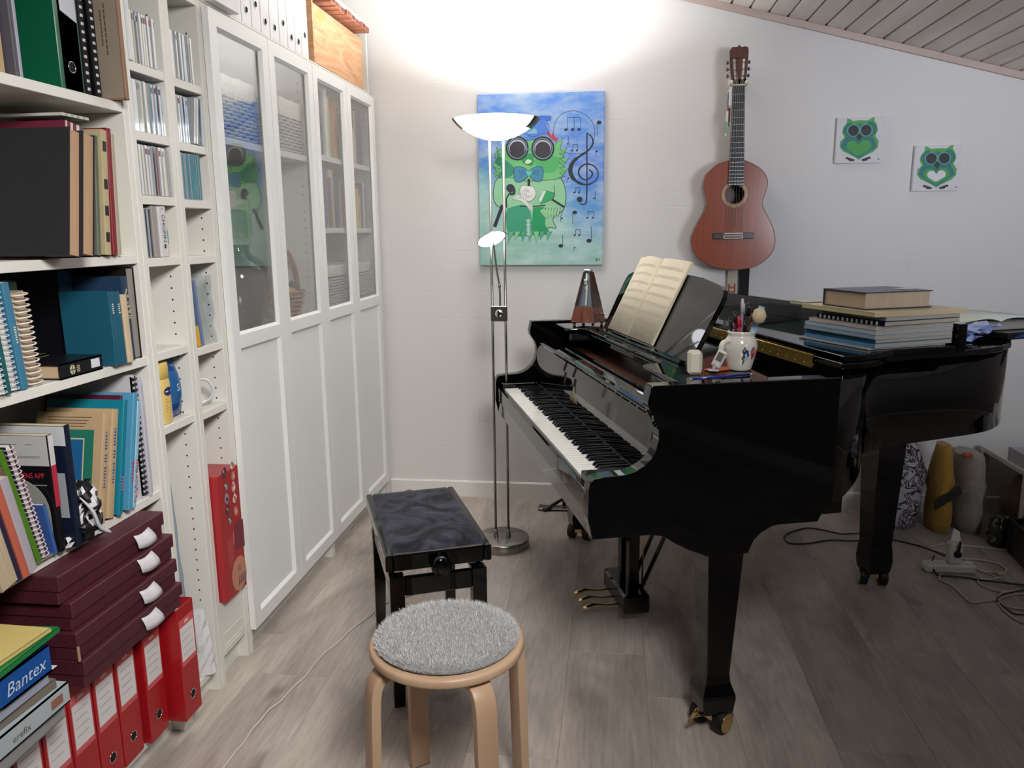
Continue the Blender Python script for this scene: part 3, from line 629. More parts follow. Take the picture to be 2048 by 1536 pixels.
pile('grey folder between the blue binder and the green songbook', PZ+.15, .008, -1.19, -.95, -.2, .072, '#7b7c7c', name='cardboard_folder', pages='#9a9c9c', soft=True, mats=MATTE)
o = pile('green songbook lying second from the top of the flat pile', PZ+.159, .009, -1.17, -.925, -.2, .09, '#1c7a3f', name='songbook', pages='#c3c6c0', soft=True, yaw=.06)
o = pile('yellow songbook with orange picture frame on top of the flat pile', PZ+.169, .007, -1.17, -.935, -.2, .082, '#d3bf7a', name='songbook', pages='#d8cfae', soft=True, yaw=-.03)
g = G().col('#c8794a').poly([(-.11, -.1, .0075), (.10, -.1, .0075), (.10, .06, .0075), (-.11, .06, .0075)]); g.col('#6f6a74').poly([(-.09, -.085, .0078), (.085, -.085, .0078), (.085, .03, .0078), (-.09, .03, .0078)])
g.col('#3f5a48')
for k in range(12): a, b = R.uniform(-.07, .07), R.uniform(-.08, .02); g.poly([(a, b, .008), (a+.02, b+.004, .008), (a+.012, b+.016, .008)])
g.ob('cover_picture', PRINT, o, normals=False)
# --- compact discs
def cd(y, t, z, xf, c, label, group, h=.125, tilt=0, d=.14, case='#9ea3a8', band=None):
    z += .0008+(t*math.sin(-tilt) if tilt < 0 else 0)
    g = G().col(case); g.box(-d, 0, 0, t-.0006, 0, h, bev=.0007)
    o = g.ob('cd_case', GLOSS, None, (xf, y, z+(.0008 if tilt else 0)), (tilt, 0, 0), label, 'CD', group)
    q = G().col(c).box(-.001, .0005, .0012, t-.0018, .002, h-.002)
    if band: q.col(band[2]).box(0, .0007, .0012, t-.0018, band[0]*h, band[1]*h)
    q.ob('spine_inlay', GLOSS, o)
    return o
def cdrow(z, y0, cols, what, where, xf=-.03, t=.0098):
    y = y0
    for i, c in enumerate(cols):
        w = t; b = None
        if isinstance(c, tuple): c, w = c[0], c[1]
        cd(y, w, z, xf+R.uniform(-.004, .004), c, '%s CD case, %s from left %s' % (what(c), ORD[i], where), 'CD cases '+where, band=(.82, .93, R.choice(['#3a3f4a', '#9a3030', '#7f8890'])) if R.random() < .35 else None)
        y += w
def cname(c):
    r, g_, b = [int(c[1+2*i:3+2*i], 16) for i in range(3)]
    s = r+g_+b
    if s < 210: return 'dark purple' if r > g_+12 else 'dark'
    if b > r+12: return 'light blue' if s > 480 else 'teal'
    if r > b+22: return 'cream' if s > 500 else 'red brown'
    return 'white' if s > 600 else 'grey'
WH, CR, DK, PU, LB, GY, RB, TE = '#dedede', '#dcd6c2', '#23232b', '#3a2233', '#b6c8d8', '#a8a6a2', '#9a5a50', '#4f7f90'
L1 = 'on top shelf of left narrow column'
g = G().col('#cfd3d8').box(-.14, 0, 0, .016, 0, .185, bev=.002)
o = g.ob('dvd_case', GLOSS, None, (-.02, -.371, 1.788), None, 'white DVD case with teal printed side on the topmost shelf of the left narrow column', 'DVD')
q = G().col('#3f7286').poly([(-.13, -.0006, .155), (-.004, -.0006, .155), (-.004, -.0006, .183), (-.13, -.0006, .183)]); q.col('#252a4a').poly([(-.13, -.0006, .128), (-.004, -.0006, .128), (-.004, -.0006, .155), (-.13, -.0006, .155)])
q.col('#9a9ba5').poly([(-.13, -.0006, .006), (-.004, -.0006, .006), (-.004, -.0006, .128), (-.13, -.0006, .128)]); q.col('#4e453f').poly([(-.05, -.0008, .004), (-.006, -.0008, .004), (-.006, -.0008, .04), (-.05, -.0008, .04)]); q.ob('cover_print', GLOSS, o, normals=False)
cdrow(1.787, -.352, [WH, CR, GY, PU, WH, WH, CR, WH, WH, CR, WH, LB], cname, L1)
cdrow(1.623, -.371, [(LB, .012), (WH, .018), (GY, .016), CR, WH, CR, GY, TE, WH, LB, PU, WH, LB, CR], cname, 'on second shelf of left narrow column')
cdrow(1.467, -.371, [RB, WH, GY, CR, WH, GY, WH, DK, GY, RB, WH, GY, WH, CR, GY], cname, 'on third shelf of left narrow column')
cdrow(1.310, -.371, [LB, (DK, .009), LB, DK], cname, 'on fourth shelf of left narrow column')
def boxed(name, label, y, t, z, xf, h, d, col, mats=MATTE, cat='box', bev=.0015):
    return G().col(col).box(-d, 0, 0, t-.0006, 0, h, bev=bev).ob(name, mats, None, (xf, y, z+.0008), None, label, cat)
o = boxed('cd_box_set', 'grey CD box set left of the white lettered box set', -.329, .024, 1.31, -.028, .132, .14, '#99958f')
o = boxed('cd_box_set', 'white CD box set with the composer name CHOPIN on its spine', -.304, .034, 1.31, -.024, .131, .14, '#cfcdd0')
g = G(); MS = lambda x, y, z: Matrix.Translation((x, y, z)) @ Matrix(((0, 0, 1, 0), (0, 1, 0, 0), (-1, 0, 0, 0), (0, 0, 0, 1)))
g.text('CHOPIN', .019, MS(.0012, .012, .075), '#4a4448'); g.col('#3a3636').poly([(.001, .012, .025), (.001, .02, .022), (.001, .023, .03), (.001, .018, .036), (.001, .014, .032)]); g.col('#b06a70').poly([(.001, .014, .123), (.001, .02, .123), (.001, .02, .126), (.001, .014, .126)]); g.ob('title', PRINT, o, normals=False)
o = boxed('small_box', 'small cream and teal box right of the lettered CD box set', -.268, .02, 1.31, -.035, .115, .13, '#c9b3a0')
G().col('#4f8a92').box(0, .001, .002, .018, .035, .07).ob('label_band', PRINT, o)
L2 = 'on top shelf of right narrow column'
cdrow(1.783, -.170, [(WH, .008)]*5+[DK, WH, PU, LB, WH, DK, CR, WH], cname, L2)
cdrow(1.617, -.170, [DK, GY, WH, LB, DK, WH, LB], cname, 'on second shelf of right narrow column')
for i, (c, y, tl) in enumerate([(CR, -.093, -10), (WH, -.079, -9), (PU, -.062, -6), (LB, -.046, -4)]):
    cd(y, .0102, 1.617, -.024, c, '%s leaning CD case, %s on second shelf of right narrow column' % (cname(c), ['furthest left', 'second from left', 'second from right', 'furthest right'][i]), 'leaning CD cases at the right end', tilt=T_(tl), h=.13)
cdrow(1.464, -.170, [TE]*11, cname, 'on third shelf of right narrow column', t=.0100)
# angel figurine
g = G().col('#c9b39a'); g.lathe([(0, 0), (.03, 0), (.031, .01), (.022, .06), (.012, .088), (.01, .094), (.016, .10), (.019, .113), (.015, .128), (0, .134)], n=20)
g.col('#cfbea6').lathe([(0, -.006), (.02, -.004), (.026, 0), (.02, .004), (0, .006)], (0, .012, .075), 14, sy=.5)
g.ob('figurine', MATTE, None, (-.11, -.132, 1.309), None, 'small cream angel shaped figurine in the right narrow column', 'figurine')
# lower right column: leaning folders in plastic bag
for i, (y, c, nm) in enumerate([(-.146, '#c9a03c', 'ochre'), (-.1355, '#59688a', 'blue grey'), (-.125, '#6d7ea0', 'light slate blue')]):
    book('booklet', '%s booklet leaning left in front of the clear plastic bag' % nm, y, .0095, 1.048, .19 if i else .06, .16, -.028, c, soft=True, tilt=T_(7), pages='#b9b8c0', mats=GLOSS)
g = G(); rr = random.Random(9); rows = []
for i in range(8):
    z = i/7; rows.append([g.v((-.03+rr.uniform(-.008, .008), -.105+.06*s*(1-.35*z)+.02*z*rr.uniform(0, 1), .002+z*.2)) for s in (0, .3, .6, 1)]+[g.v((-.16+rr.uniform(-.008, .008), -.105+.06*s*(1-.4*z), .002+z*.19)) for s in (1, .6, .3, 0)])
for A, B in zip(rows, rows[1:]):
    for k in range(8): g.f([A[k], A[(k+1) % 8], B[(k+1) % 8], B[k]])
g.ob('plastic_bag', CLEAR, None, (0, 0, 1.0495), None, 'crinkled clear plastic bag beside the leaning booklets', 'bag')
# glass mug
g = G(); g.lathe([(0, .003), (.034, .003), (.036, .09), (.038, .09), (.037, 0), (0, 0)], n=28)
o = g.ob('glass_mug', CLEAR, None, (-.10, -.128, .861), None, 'clear glass mug with a looped handle in the right narrow column', 'mug')
g = G(); g.tube(smoothpath([(.03, .012, .085), (.055, .03, .083), (.068, .04, .055), (.06, .036, .025), (.03, .012, .012)], 5), .0042, 8); g.ob('handle', mat('glass_rim', '#c8cdd0', .05, alpha=.5), o)
# red box
o = boxed('gift_box', 'tall red box with small colourful pictures at the foot of the right narrow column', -.168, .132, .263, .0, .40, .12, '#a3262c', SATIN)
g = G(); rr = random.Random(3)
pal = ['#d8cfc8', '#3f3344', '#b87a5a', '#6a4634', '#c9a090', '#8a8aa0']
def blob(x, y, z, r, c, n=9):
    g.col(c).poly([(x, y+r*rr.uniform(.7, 1.2)*math.cos(2*math.pi*k/n), z+r*1.2*rr.uniform(.7, 1.2)*math.sin(2*math.pi*k/n)) for k in range(n)])
for k, (y, z) in enumerate([(.10, .41), (.045, .40), (.098, .375), (.05, .355), (.095, .34), (.047, .318), (.097, .302), (.05, .28), (.098, .262), (.055, .245)]):
    blob(.0006, y, z, .014, pal[k % 6]); blob(.0009, y+.003, z-.004, .007, pal[(k+2) % 6]); blob(.0012, y-.004, z+.005, .004, pal[(k+3) % 6])
g.col('#74303a').poly([(.0006, .078, .14), (.0006, .138, .13), (.0006, .138, .22), (.0006, .08, .22)])
g.col('#c89ca0').poly([(.0007, .068, .16), (.0007, .072, .16), (.0007, .072, .2), (.0007, .068, .2)])
for k in range(6): g.col('#c06a6c').poly([(.0007, .03+k*.006, .1), (.0007, .032+k*.006, .1), (.0007, .032+k*.006, .19), (.0007, .03+k*.006, .19)])
g.col('#b98268'); g.poly([(.0006, .09+.05*math.cos(a)*(1 if math.cos(a) < 0 else .9), .058+.056*math.sin(a)) for a in [2*math.pi*k/18 for k in range(18)]])
g.col('#a06a58').poly([(.0009, .09+.012*math.cos(a), .075+.012*math.sin(a)) for a in [2*math.pi*k/10 for k in range(10)]])
for k in range(4): g.col('#3c3350').poly([(.0009, .08+k*.014, .02), (.0009, .088+k*.014, .022), (.0009, .093+k*.014, .05), (.0009, .088+k*.014, .05)])
g.ob('printed_pictures', PRINT, o, normals=False)
# lotion bottle and wipes
g = G().col('#d9bd72'); g.lathe([(0, 0), (.033, 0), (.035, .004), (.0345, .11), (.032, .122)], n=28, sx=.7); g.col('#d8ba68').lathe([(.0322, .1225), (.0335, .123), (.0322, .162), (.030, .166), (0, .166)], n=28, sx=.7)
o = g.ob('lotion_bottle', SATIN, None, (-.055, -.327, .8678), (0, 0, 0), 'yellow lotion bottle standing on its cap in the left narrow column', 'bottle')
g = G().col('#1e2a5c'); n = 18
def onb(y, z, r=.0358): 
    a = math.asin(max(-1, min(1, y/r))); return (r*.7*math.cos(a)+.0006, y, z)
g.poly([onb(.018*math.cos(2*math.pi*k/n)+.001, .088+.012*math.sin(2*math.pi*k/n)) for k in range(n)])
for k in range(5): g.col('#b98a3c').poly([onb(-.014, .066-k*.008), onb(.012-.004*(k % 2), .066-k*.008), onb(.012-.004*(k % 2), .068-k*.008), onb(-.014, .068-k*.008)])
g.col('#cfe0f0').poly([tuple(Vector(onb(-.013, .0865))+Vector((.0006, 0, 0))), tuple(Vector(onb(.014, .0865))+Vector((.0006, 0, 0))), tuple(Vector(onb(.014, .0895))+Vector((.0006, 0, 0))), tuple(Vector(onb(-.013, .0895))+Vector((.0006, 0, 0)))])
g.ob('label_print', PRINT, o, normals=False)
def pouch(name, label, cat, M_, pts, th, loc, cols, mats=GLOSS, n=12, seed=1):
    rr = random.Random(seed); g = G(); H = []
    for s in (1, -1):
        rows = []
        for j in range(n+1):
            v = j/n; row = []
            for i in range(n+1):
                u = i/n
                p = Vector(pts[0]).lerp(Vector(pts[1]), u).lerp(Vector(pts[3]).lerp(Vector(pts[2]), u), v)
                b = (math.sin(math.pi*u)**.6 if 0 < u < 1 else 0)*(math.sin(math.pi*v)**.6 if 0 < v < 1 else 0)
                p = p+Vector((s*th*b+rr.uniform(-.0015, .0015), 0, 0)); row.append(g.v(p))
            rows.append(row)
        for j in range(n):
            for i in range(n):
                g.col(cols(i/n, j/n)); g.f([rows[j][i], rows[j][i+1], rows[j+1][i+1], rows[j+1][i]], True)
    return g.ob(name, mats, None, loc, None, label, cat)
o = pouch('wipes_packet', 'dark blue crinkled wipes packet right of the lotion bottle', 'packet', None, [(0, -.032, 0), (0, .034, .002), (.0, .016, .162), (0, -.036, .158)], .024, (-.06, -.256, .8695), lambda u, v: '#1c3f78' if abs(v-.5) > .3 else '#2a5a90', seed=5)
g = G(); g.text('S', .03, Matrix.Translation((.0245, -.012, .075)) @ Matrix(((0, 0, 1, 0), (1, 0, 0, 0), (0, 1, 0, 0), (0, 0, 0, 1))), '#cfd8e6'); g.ob('printed_letter', PRINT, o, normals=False)
# grey poster roll and white bag at the bottom of left narrow column
g = G().col('#8f9aa9'); rr = random.Random(8); rows = []
for j in range(16):
    z = j/15*.60; rows.append([g.v((-.09+.035*math.cos(a)+rr.uniform(-.002, .002)*(3 if z < .25 else 1), -.325+.04*z*0+(.028+.0*z)*math.sin(a)+.075*(1-j/15)*.55, z)) for a in [2*math.pi*k/14 for k in range(14)]])
for A, B in zip(rows, rows[1:]):
    for k in range(14): g.f([A[k], A[(k+1) % 14], B[(k+1) % 14], B[k]], True)
g.f(rows[-1]); g.f(rows[0]); g.ob('wrapped_roll', SATIN, None, (0, 0, .0915), None, 'long pale grey plastic wrapped roll standing in the left narrow column', 'roll')
g = G().col('#cfd0d2'); rows = []
for j in range(9):
    z = j/8; rows.append([g.v((-.055+(.04-.02*z)*math.cos(a)*rr.uniform(.7, 1.2), -.262+(.036-.018*z)*math.sin(a)*rr.uniform(.8, 1.1), z*.19)) for a in [2*math.pi*k/14 for k in range(14)]])
for A, B in zip(rows, rows[1:]):
    for k in range(14): g.f([A[k], A[(k+1) % 14], B[(k+1) % 14], B[k]])
g.f(rows[-1]); g.f(rows[0]); g.ob('plastic_bag', GLOSS, None, (0.012, 0, .0915), None, 'crumpled translucent white bag on the bottom shelf of the left narrow column', 'bag')
# ------------------------------------------------------------------ inside the cabinets
g = G(); g.lathe([(0, .002), (.05, 0), (.06, .01), (.085, .09), (.098, .17), (.094, .215), (.07, .25), (.045, .268), (.038, .285), (.042, .30), (.038, .30), (.034, .285), (.04, .27), (.066, .248), (.09, .214), (.094, .17), (.08, .09), (.055, .015), (0, .008)], n=40)
o = g.ob('vase', SMOKE, None, (-.127, .335, 1.0315), None, 'large grey glass vase behind the leftmost cabinet door', 'vase')
def wicker(label, x0, x1, y0, y1, z, h, liner=.05):
    t = thing('wicker_basket', label, 'basket', ((x0+x1)/2, (y0+y1)/2, z)); w, l = (x1-x0)/2, (y1-y0)/2
    g = G().col('#b3b3b8'); rr = random.Random(3); rows = int((h-liner)/.012)
    for r in range(rows):
        zz = .008+r*.012
        def edge(p, q, nrm):
            n = max(4, int((Vector(q)-Vector(p)).length/.0125)); pts = []
            for i in range(n+1):
                s = i/n; off = .0062*(1 if (i//2+r) % 2 else -1)
                pts.append(Vector(p).lerp(Vector(q), s)+Vector(nrm)*off+Vector((0, 0, zz)))
            g.tube(pts, .0048, 5)
        edge((w, -l, 0), (w, l, 0), (1, 0, 0)); edge((-w, -l, 0), (w, -l, 0), (0, -1, 0)); edge((w, l, 0), (-w, l, 0), (0, 1, 0))
    g.ob('weave', SATIN, t, kind='stuff')
    g = G().col('#6e6e76').box(-w+.006, w-.006, -l+.006, l-.006, .001, h-liner); g.ob('inner_wall', MATTE, t)
    g = G().col('#e0ddd4'); n = 40; rows = []
    per = [(-w, -l), (w, -l), (w, l), (-w, l)]
    def P(s):
        s = (s % 1)*4; i = int(s); f = s-i; a, b = per[i], per[(i+1) % 4]; return Vector((a[0]+(b[0]-a[0])*f, a[1]+(b[1]-a[1])*f, 0))
    for zz, k in ((h-liner-.004, 1.02), (h-liner+.01, 1.08), (h-liner*.45, 1.05), (h-.004, 1.09), (h, 1.04), (h-.006, .96)):
        rows.append([g.v(Vector((P(i/n).x*k, P(i/n).y*(1+(k-1)*.6), zz+rr.uniform(-.003, .003)))) for i in range(n)])
    for A, B in zip(rows, rows[1:]):
        for i in range(n): g.f([A[i], A[(i+1) % n], B[(i+1) % n], B[i]], True)
    g.f(rows[-1]); g.ob('cloth_liner', CLOTH, t)
    return t
wicker('whitewashed wicker basket with cloth liner, upper shelf behind the leftmost cabinet door', -.26, -.045, .10, .36, 1.6615, .19, .06)
wicker('whitewashed wicker basket with cloth liner, upper shelf behind the second cabinet door', -.26, -.045, .545, .768, 1.6615, .19, .06)
wicker('grey wicker basket with cloth liner, lower shelf behind the third cabinet door', -.26, -.045, .965, 1.22, 1.0315, .20, .045)
wicker('grey wicker basket with cloth liner, lower shelf behind the rightmost cabinet door', -.26, -.045, 1.345, 1.562, 1.0315, .20, .045)
o = boxed('folder', 'yellow folder standing behind the grey wicker baskets', 1.07, .49, 1.0305, -.28, .27, .01, '#c8c23c')
# wooden fruit basket
t = thing('wooden_basket', 'wooden slatted fruit basket with arched handle behind the second cabinet door', 'basket', (-.097, .640, 1.0312))
RS = [(.055, .0), (.065, .014), (.075, .030), (.084, .046), (.092, .062), (.099, .078), (.105, .094), (.11, .11)]
for r, z in RS:
    g = G(); g.tube([(r*.6*math.cos(a), r*math.sin(a), z+.007) for a in [2*math.pi*k/32 for k in range(32)]], .0055, 6, closed=True, flat=.7); g.ob('slat', BIRCHD if 'BIRCHD' in globals() else wood('honey_wood', '#9c6a4a', '#b98560', 8), t)
BIRCHD = t.children[0].data.materials[0]
for o_ in t.children: o_.data.materials[0] = BIRCHD
g = G(); g.lathe([(0, .001), (.056, .001), (.056, .006), (0, .006)], n=24, sx=.6); g.ob('base', BIRCHD, t)
g = G(); g.tube([(.0, .128*math.cos(a), .11+.165*math.sin(a)) for a in [math.pi*k/24 for k in range(25)]], .009, 8, flat=1); g.tube([(0, .128*math.cos(a), .11+.10*math.sin(a)) for a in [math.pi+math.pi*k/24 for k in range(25)]], .006, 8); g.ob('handle', BIRCHD, t)
for i, (x, y, z, r, c, lab) in enumerate([(.03, -.05, .125, .032, '#b8b040', 'yellow green pear in the wooden basket'), (.02, .045, .13, .033, '#2a3036', 'dark aubergine coloured fruit in the wooden basket'), (-.02, .0, .125, .035, '#b5603c', 'reddish orange fruit in the middle of the wooden basket'), (.045, .0, .12, .028, '#c07a50', 'orange fruit at the front of the wooden basket'), (-.03, -.06, .12, .028, '#c9c060', 'pale yellow fruit at the back of the wooden basket')]):
    g = G().col(c).lathe([(0, -r), (r*.6, -r*.85), (r, -.1*r), (r*.85, r*.5), (r*.4, r*1.0), (r*.12, r*1.15), (0, r*1.1)], n=18)
    o = g.ob('artificial_fruit', SATIN, None, (-.097+x*.5, .640+y*.9, 1.0305+z-.012), (.2*i, .1, 0), lab, 'fruit')
    G().col('#4a3a20').tube([(0, 0, r*1.08), (.002, 0, r*1.35)], .0015, 6).ob('stem', MATTE, o)
# books behind glass
def brow(z, y0, spec, where, xf=-.04, hmax=.24):
    y = y0
    for i, (c, t_, h) in enumerate(spec):
        t_ *= 1.2
        book('book', '%s book, %s from the left %s' % (cname2(c), ORD[i], where), y, t_, z, h, .17, xf-R.uniform(0, .015), c, group='books '+where, mats=MATTE)
        y += t_+.0012
def cname2(c):
    r, g_, b = [int(c[1+2*i:3+2*i], 16) for i in range(3)]; s = r+g_+b; mx, mn = max(r, g_, b), min(r, g_, b)
    if mx-mn < 26: return 'white' if s > 600 else ('grey' if s > 300 else 'black')
    if r == mx and g_ > .82*r and b < .75*r: return 'yellow'
    if r == mx and g_ > .6*r: return 'orange' if b < .6*r else 'beige'
    if r == mx: return 'red' if g_ < .45*r else 'pinkish'
    if g_ == mx: return 'green'
    return 'blue' if s < 420 else 'pale blue'
brow(1.68, .97, [('#34344a', .05, .26), ('#dfe3e0', .022, .27), ('#cfd8d8', .018, .28), ('#d8cc4a', .03, .25), ('#8f9a96', .02, .2), ('#d8925a', .03, .24)], 'on upper shelf behind third cabinet door')
brow(1.68, 1.315, [('#4a5a7a', .03, .19), ('#b05a7a', .024, .22), ('#d0c8c4', .02, .16), ('#a8a49c', .026, .24), ('#3f4a60', .034, .25), ('#d3cfa8', .02, .13), ('#3c4056', .03, .25), ('#6a6f7c', .01, .23)], 'on upper shelf behind rightmost cabinet door')
brow(1.389, .94, [('#3e4e74', .03, .25), ('#37486c', .028, .25), ('#5a6480', .026, .24), ('#7a5a50', .02, .21), ('#d8cca4', .03, .245), ('#9a9a94', .018, .24), ('#4a4f60', .022, .22), ('#8a4a48', .022, .2), ('#c8c8cc', .016, .21)], 'on middle shelf behind third cabinet door')
brow(1.389, 1.32, [('#c2404a', .03, .2), ('#7a9a6a', .02, .14), ('#dcdcd8', .014, .22), ('#d8c860', .026, .18), ('#b05a5a', .018, .2), ('#b8c49a', .016, .15), ('#48506c', .02, .21), ('#c8ccd4', .02, .215), ('#5a5f74', .02, .19)], 'on middle shelf behind rightmost cabinet door')
# ------------------------------------------------------------------ on top of the cabinets
wb = [(.035, .155, .04), (.192, .076, 0), (.27, .071, 0), (.343, .068, 0), (.413, .07, 0), (.485, .077, 0), (.564, .07, 0), (.636, .069, 0), (.707, .058, 0), (.767, .07, 0)]
rz = [0, .046, .045, .08, .043, .042, .075, .043, .043, .08]
for i, (y, t_, dx) in enumerate(wb):
    if i == 0:
        o = boxed('magazine_file', 'wide white file box at the left end above the cabinets, sticking out', y, t_, 2.0268, -.022+.03, .292, .26, '#d9d9db', SATIN, 'box'); continue
    binder('white lever arch binder, %s from the left in the row above the cabinets' % ORD[i-1], y, t_-.001, 2.0268, -.024, '#dedee0', h=.292, d=.262, group='white binders above the cabinets', ringz=rz[i], ringcol='#d8d8dc', ringr=.012)
t = thing('wooden_crate', 'plywood crate on top of the cabinets at the back wall', 'crate', (-.02, .885, 2.0275))
G().box(-.012, 0, .012, .61, .0, .222, bev=.001).ob('front_board', PLY, t)
for a, b in ((0, .012), (.61, .622)): G().box(-.25, 0, a, b, 0, .235 if a == 0 else .215, bev=.001).ob('side_board', PLY, t)
G().box(-.25, -.012, .012, .61, 0, .01).ob('bottom_board', PLY, t); G().box(-.25, -.238, .012, .61, .01, .222).ob('back_board', PLY, t)
g = G().col('#e8c53c').box(.0, .0008, .07, .098, .165, .2); g.col('#8a7a2a').box(.0008, .001, .078, .09, .172, .176); g.ob('yellow_sticker', PRINT, t)
for i in range(8):
    g = G().box(-.24, .055-.004*(i % 3), 0, .05, 0, .024, bev=.002)
    o = g.ob('wooden_bar', REDWOOD, None, (-.02, .955+i*.066, 2.2635 if i else 2.2635), None, 'reddish wooden bar lying across the plywood crate, %s from the left' % ORD[i], 'wood bar', 'reddish bars on the crate')
    G().box(.0, .0012, .008, .042, .005, .019).ob('end_plate', mat('bar_end_'+str(i), ['#5a3a38', '#7a4a3e'][i % 2], .6), o, loc=(.055-.004*(i % 3), 0, 0))
# ------------------------------------------------------------------ grand piano (local x = towards treble, y = towards tail)
TH = .305; PO = Vector((.885, .327, 0)); PR = TH-math.pi/2
PM = Matrix.Translation(PO) @ Matrix.Rotation(PR, 4, 'Z')
def pw(a, b, z): return PM @ Vector((a, b, z))
pn = thing('grand_piano', 'glossy black grand piano with open keyboard facing the white cabinets', 'piano', PO, (0, 0, PR))
arm = [(.0, .603), (-.012, .66), (-.010, .735), (-.006, .752), (.004, .762), (.03, .766), (.084, .768), (.112, .776), (.135, .789), (.152, .805), (.163, .825), (.170, .852), (.169, .88), (.162, .902), (.152, .918), (.143, .932), (.139, .95), (.148, .992), (.66, .992), (.66, .655), (.64, .640), (.62, .603)]
for s in (-1, 1):
    g = G(); pts = arm[:]
    g.prism(pts, 'x', .703*s, .75*s); g.ob('arm', BLACK, pn, bev=.0025, seg=2)
for s in (-1, 1):   # key blocks
    g = G(); g.box(min(.614*s, .7025*s), max(.614*s, .7025*s), .006, .155, .70, .745, bev=.003); g.ob('key_block', BLACK, pn)
G().box(-.7025, .7025, .0, .72, .603, .66).ob('keybed', BLACKS, pn, bev=.002)
g = G(); g.prism([(-.004, .66), (.012, .66), (.012, .716), (-.004, .716)], 'x', -.7025, .7025); g.ob('key_slip', BLACK, pn, bev=.0015)
g = G(); g.prism([(.0, .6605), (.0, .6035), (.014, .592), (.05, .592), (.05, .6605)], 'x', -.7, .7) if False else g.box(-.7, .7, .002, .006, .606, .657); g.ob('lower_slip', BLACK, pn)
# keys
wpk = 1.222/52; order = []
whites = [k for k in range(88) if (k % 12) not in (1, 4, 6, 9, 11)]
wme = None
g = G(); g.box(.0005, wpk-.0005, 0, .15, -.022, 0, bev=.0012); g.box(.0005, wpk-.0005, .0005, .003, -.022, -.0005); wme = g.mesh('white_key', IVORY)
g = G(); v0 = [(.0, 0), (.0135, 0)]
B_ = [g.v(p) for p in ((0, 0, 0), (.0115, 0, 0), (.0115, .095, 0), (0, .095, 0), (.0012, .008, .0115), (.0103, .008, .0115), (.0103, .095, .0115), (.0012, .095, .0115), (.0012, .003, .006), (.0103, .003, .006))]
g.f([B_[0], B_[1], B_[9], B_[8]]); g.f([B_[8], B_[9], B_[5], B_[4]]); g.f([B_[4], B_[5], B_[6], B_[7]]); g.f([B_[0], B_[8], B_[4], B_[7], B_[3]]); g.f([B_[1], B_[2], B_[6], B_[5], B_[9]]); g.f([B_[2], B_[3], B_[7], B_[6]])
bme2 = g.mesh('black_key', EBONY)
ZK = .7255; wi = 0
for k in range(88):
    if k in whites: put('white_key', wme, pn, (-.611+wi*wpk, .012, ZK)); wi += 1
    else: put('black_key', bme2, pn, (-.611+wi*wpk-.00575, .0665, ZK))
g = G(); g.box(-.612, .612, .158, .166, .70, .738); g.ob('key_cover_felt', mat('dark_felt', '#120c10', .9), pn)
# fallboard, leaning back slightly
g = G(); fb = [(.160, .735), (.170, .86), (.176, .895), (.172, .905), (.176, .913), (.190, .916), (.215, .917), (.215, .905), (.192, .90), (.178, .80), (.172, .735)]
g.prism(fb, 'x', -.7, .7); o = g.ob('fallboard', BLACK, pn, bev=.0015)
FM = Matrix(((1, 0, 0, 0), (0, .0798, -.9968, 0), (0, .9968, .0798, 0), (0, 0, 0, 1)))
q = G(); M0 = Matrix.Translation((-.06, .1655-.003, .79)) @ FM
q.text('KAWAI', .030, M0 @ Matrix.Translation((0, -.012, .0)), '#c9b27a'); q.col('#c9b27a')
for (a, b, w_, h_) in ((-.016, .026, .006, .022), (-.005, .03, .010, .026), (.008, .026, .006, .022)): q.poly([M0 @ Vector(p) for p in ((a-w_/2, b-h_/4, 0), (a+w_/2, b-h_/4, 0), (a+w_*.9, b+h_/2, 0), (a-w_*.9+.003, b+h_/2, 0))])
q.ob('brand_lettering', mat('gold_leaf', '#b89c5a', .3, .8), o, normals=False)
# rim
rim = [(.62, .75), (.66, .748), (.70, .74), (.74, .722), (.775, .69), (.80, .65), (.825, .61), (.86, .580), (.92, .560), (1.0, .545), (1.1, .532), (1.2, .518), (1.3, .495), (1.38, .462), (1.46, .405), (1.53, .330), (1.59, .238), (1.64, .135), (1.69, 0), (1.73, -.14), (1.76, -.3), (1.77, -.45), (1.765, -.6), (1.74, -.68), (1.70, -.73), (1.64, -.75), (1.2, -.75), (.62, -.75)]
rimp = [(a, b) for b, a in rim]
rp = [Vector((a, b, 0)) for a, b in rimp]
def inset(pts, d):
    out = []
    for i in range(len(pts)):
        t = (pts[min(i+1, len(pts)-1)]-pts[max(i-1, 0)]).normalized(); out.append(pts[i]+Vector((-t.y, t.x, 0))*d)
    return out
g = G(); sm = smoothpath(rp, 3); ins = inset(sm, .045)
def zb(b): return .655 if b < .68 else (.655+(b-.68)/.11*.075 if b < .79 else .73+min(1, (b-.79)/.4)*.012)
rows = []
for P_, Q_ in zip(sm, ins): rows.append((g.v((P_.x, P_.y, .985)), g.v((P_.x, P_.y, zb(P_.y))), g.v((Q_.x, Q_.y, zb(P_.y))), g.v((Q_.x, Q_.y, .985))))
for A, B in zip(rows, rows[1:]):
    g.f([A[0], B[0], B[1], A[1]], True); g.f([A[2], B[2], B[3], A[3]], True); g.f([A[0], A[3], B[3], B[0]]); g.f([A[1], B[1], B[2], A[2]])
g.f(rows[0]); g.f(rows[-1]); ro = g.ob('rim', BLACK, pn)
g = G(); g.poly([(v.x, v.y, .80) for v in ins]); g.poly([(v.x, v.y, .79) for v in ins]); g.ob('soundboard', mat('spruce_soundboard', '#b98d54', .5), pn)
g = G(); pl = [(v.x*.97, min(v.y, 1.7)*.985+.01, .885) for v in ins]; a_ = [g.v(p) for p in pl]; b_ = [g.v((p[0], p[1], .875)) for p in pl]; g.f(a_); g.f(b_)
for i in range(len(a_)): g.f([a_[i-1], a_[i], b_[i], b_[i-1]])
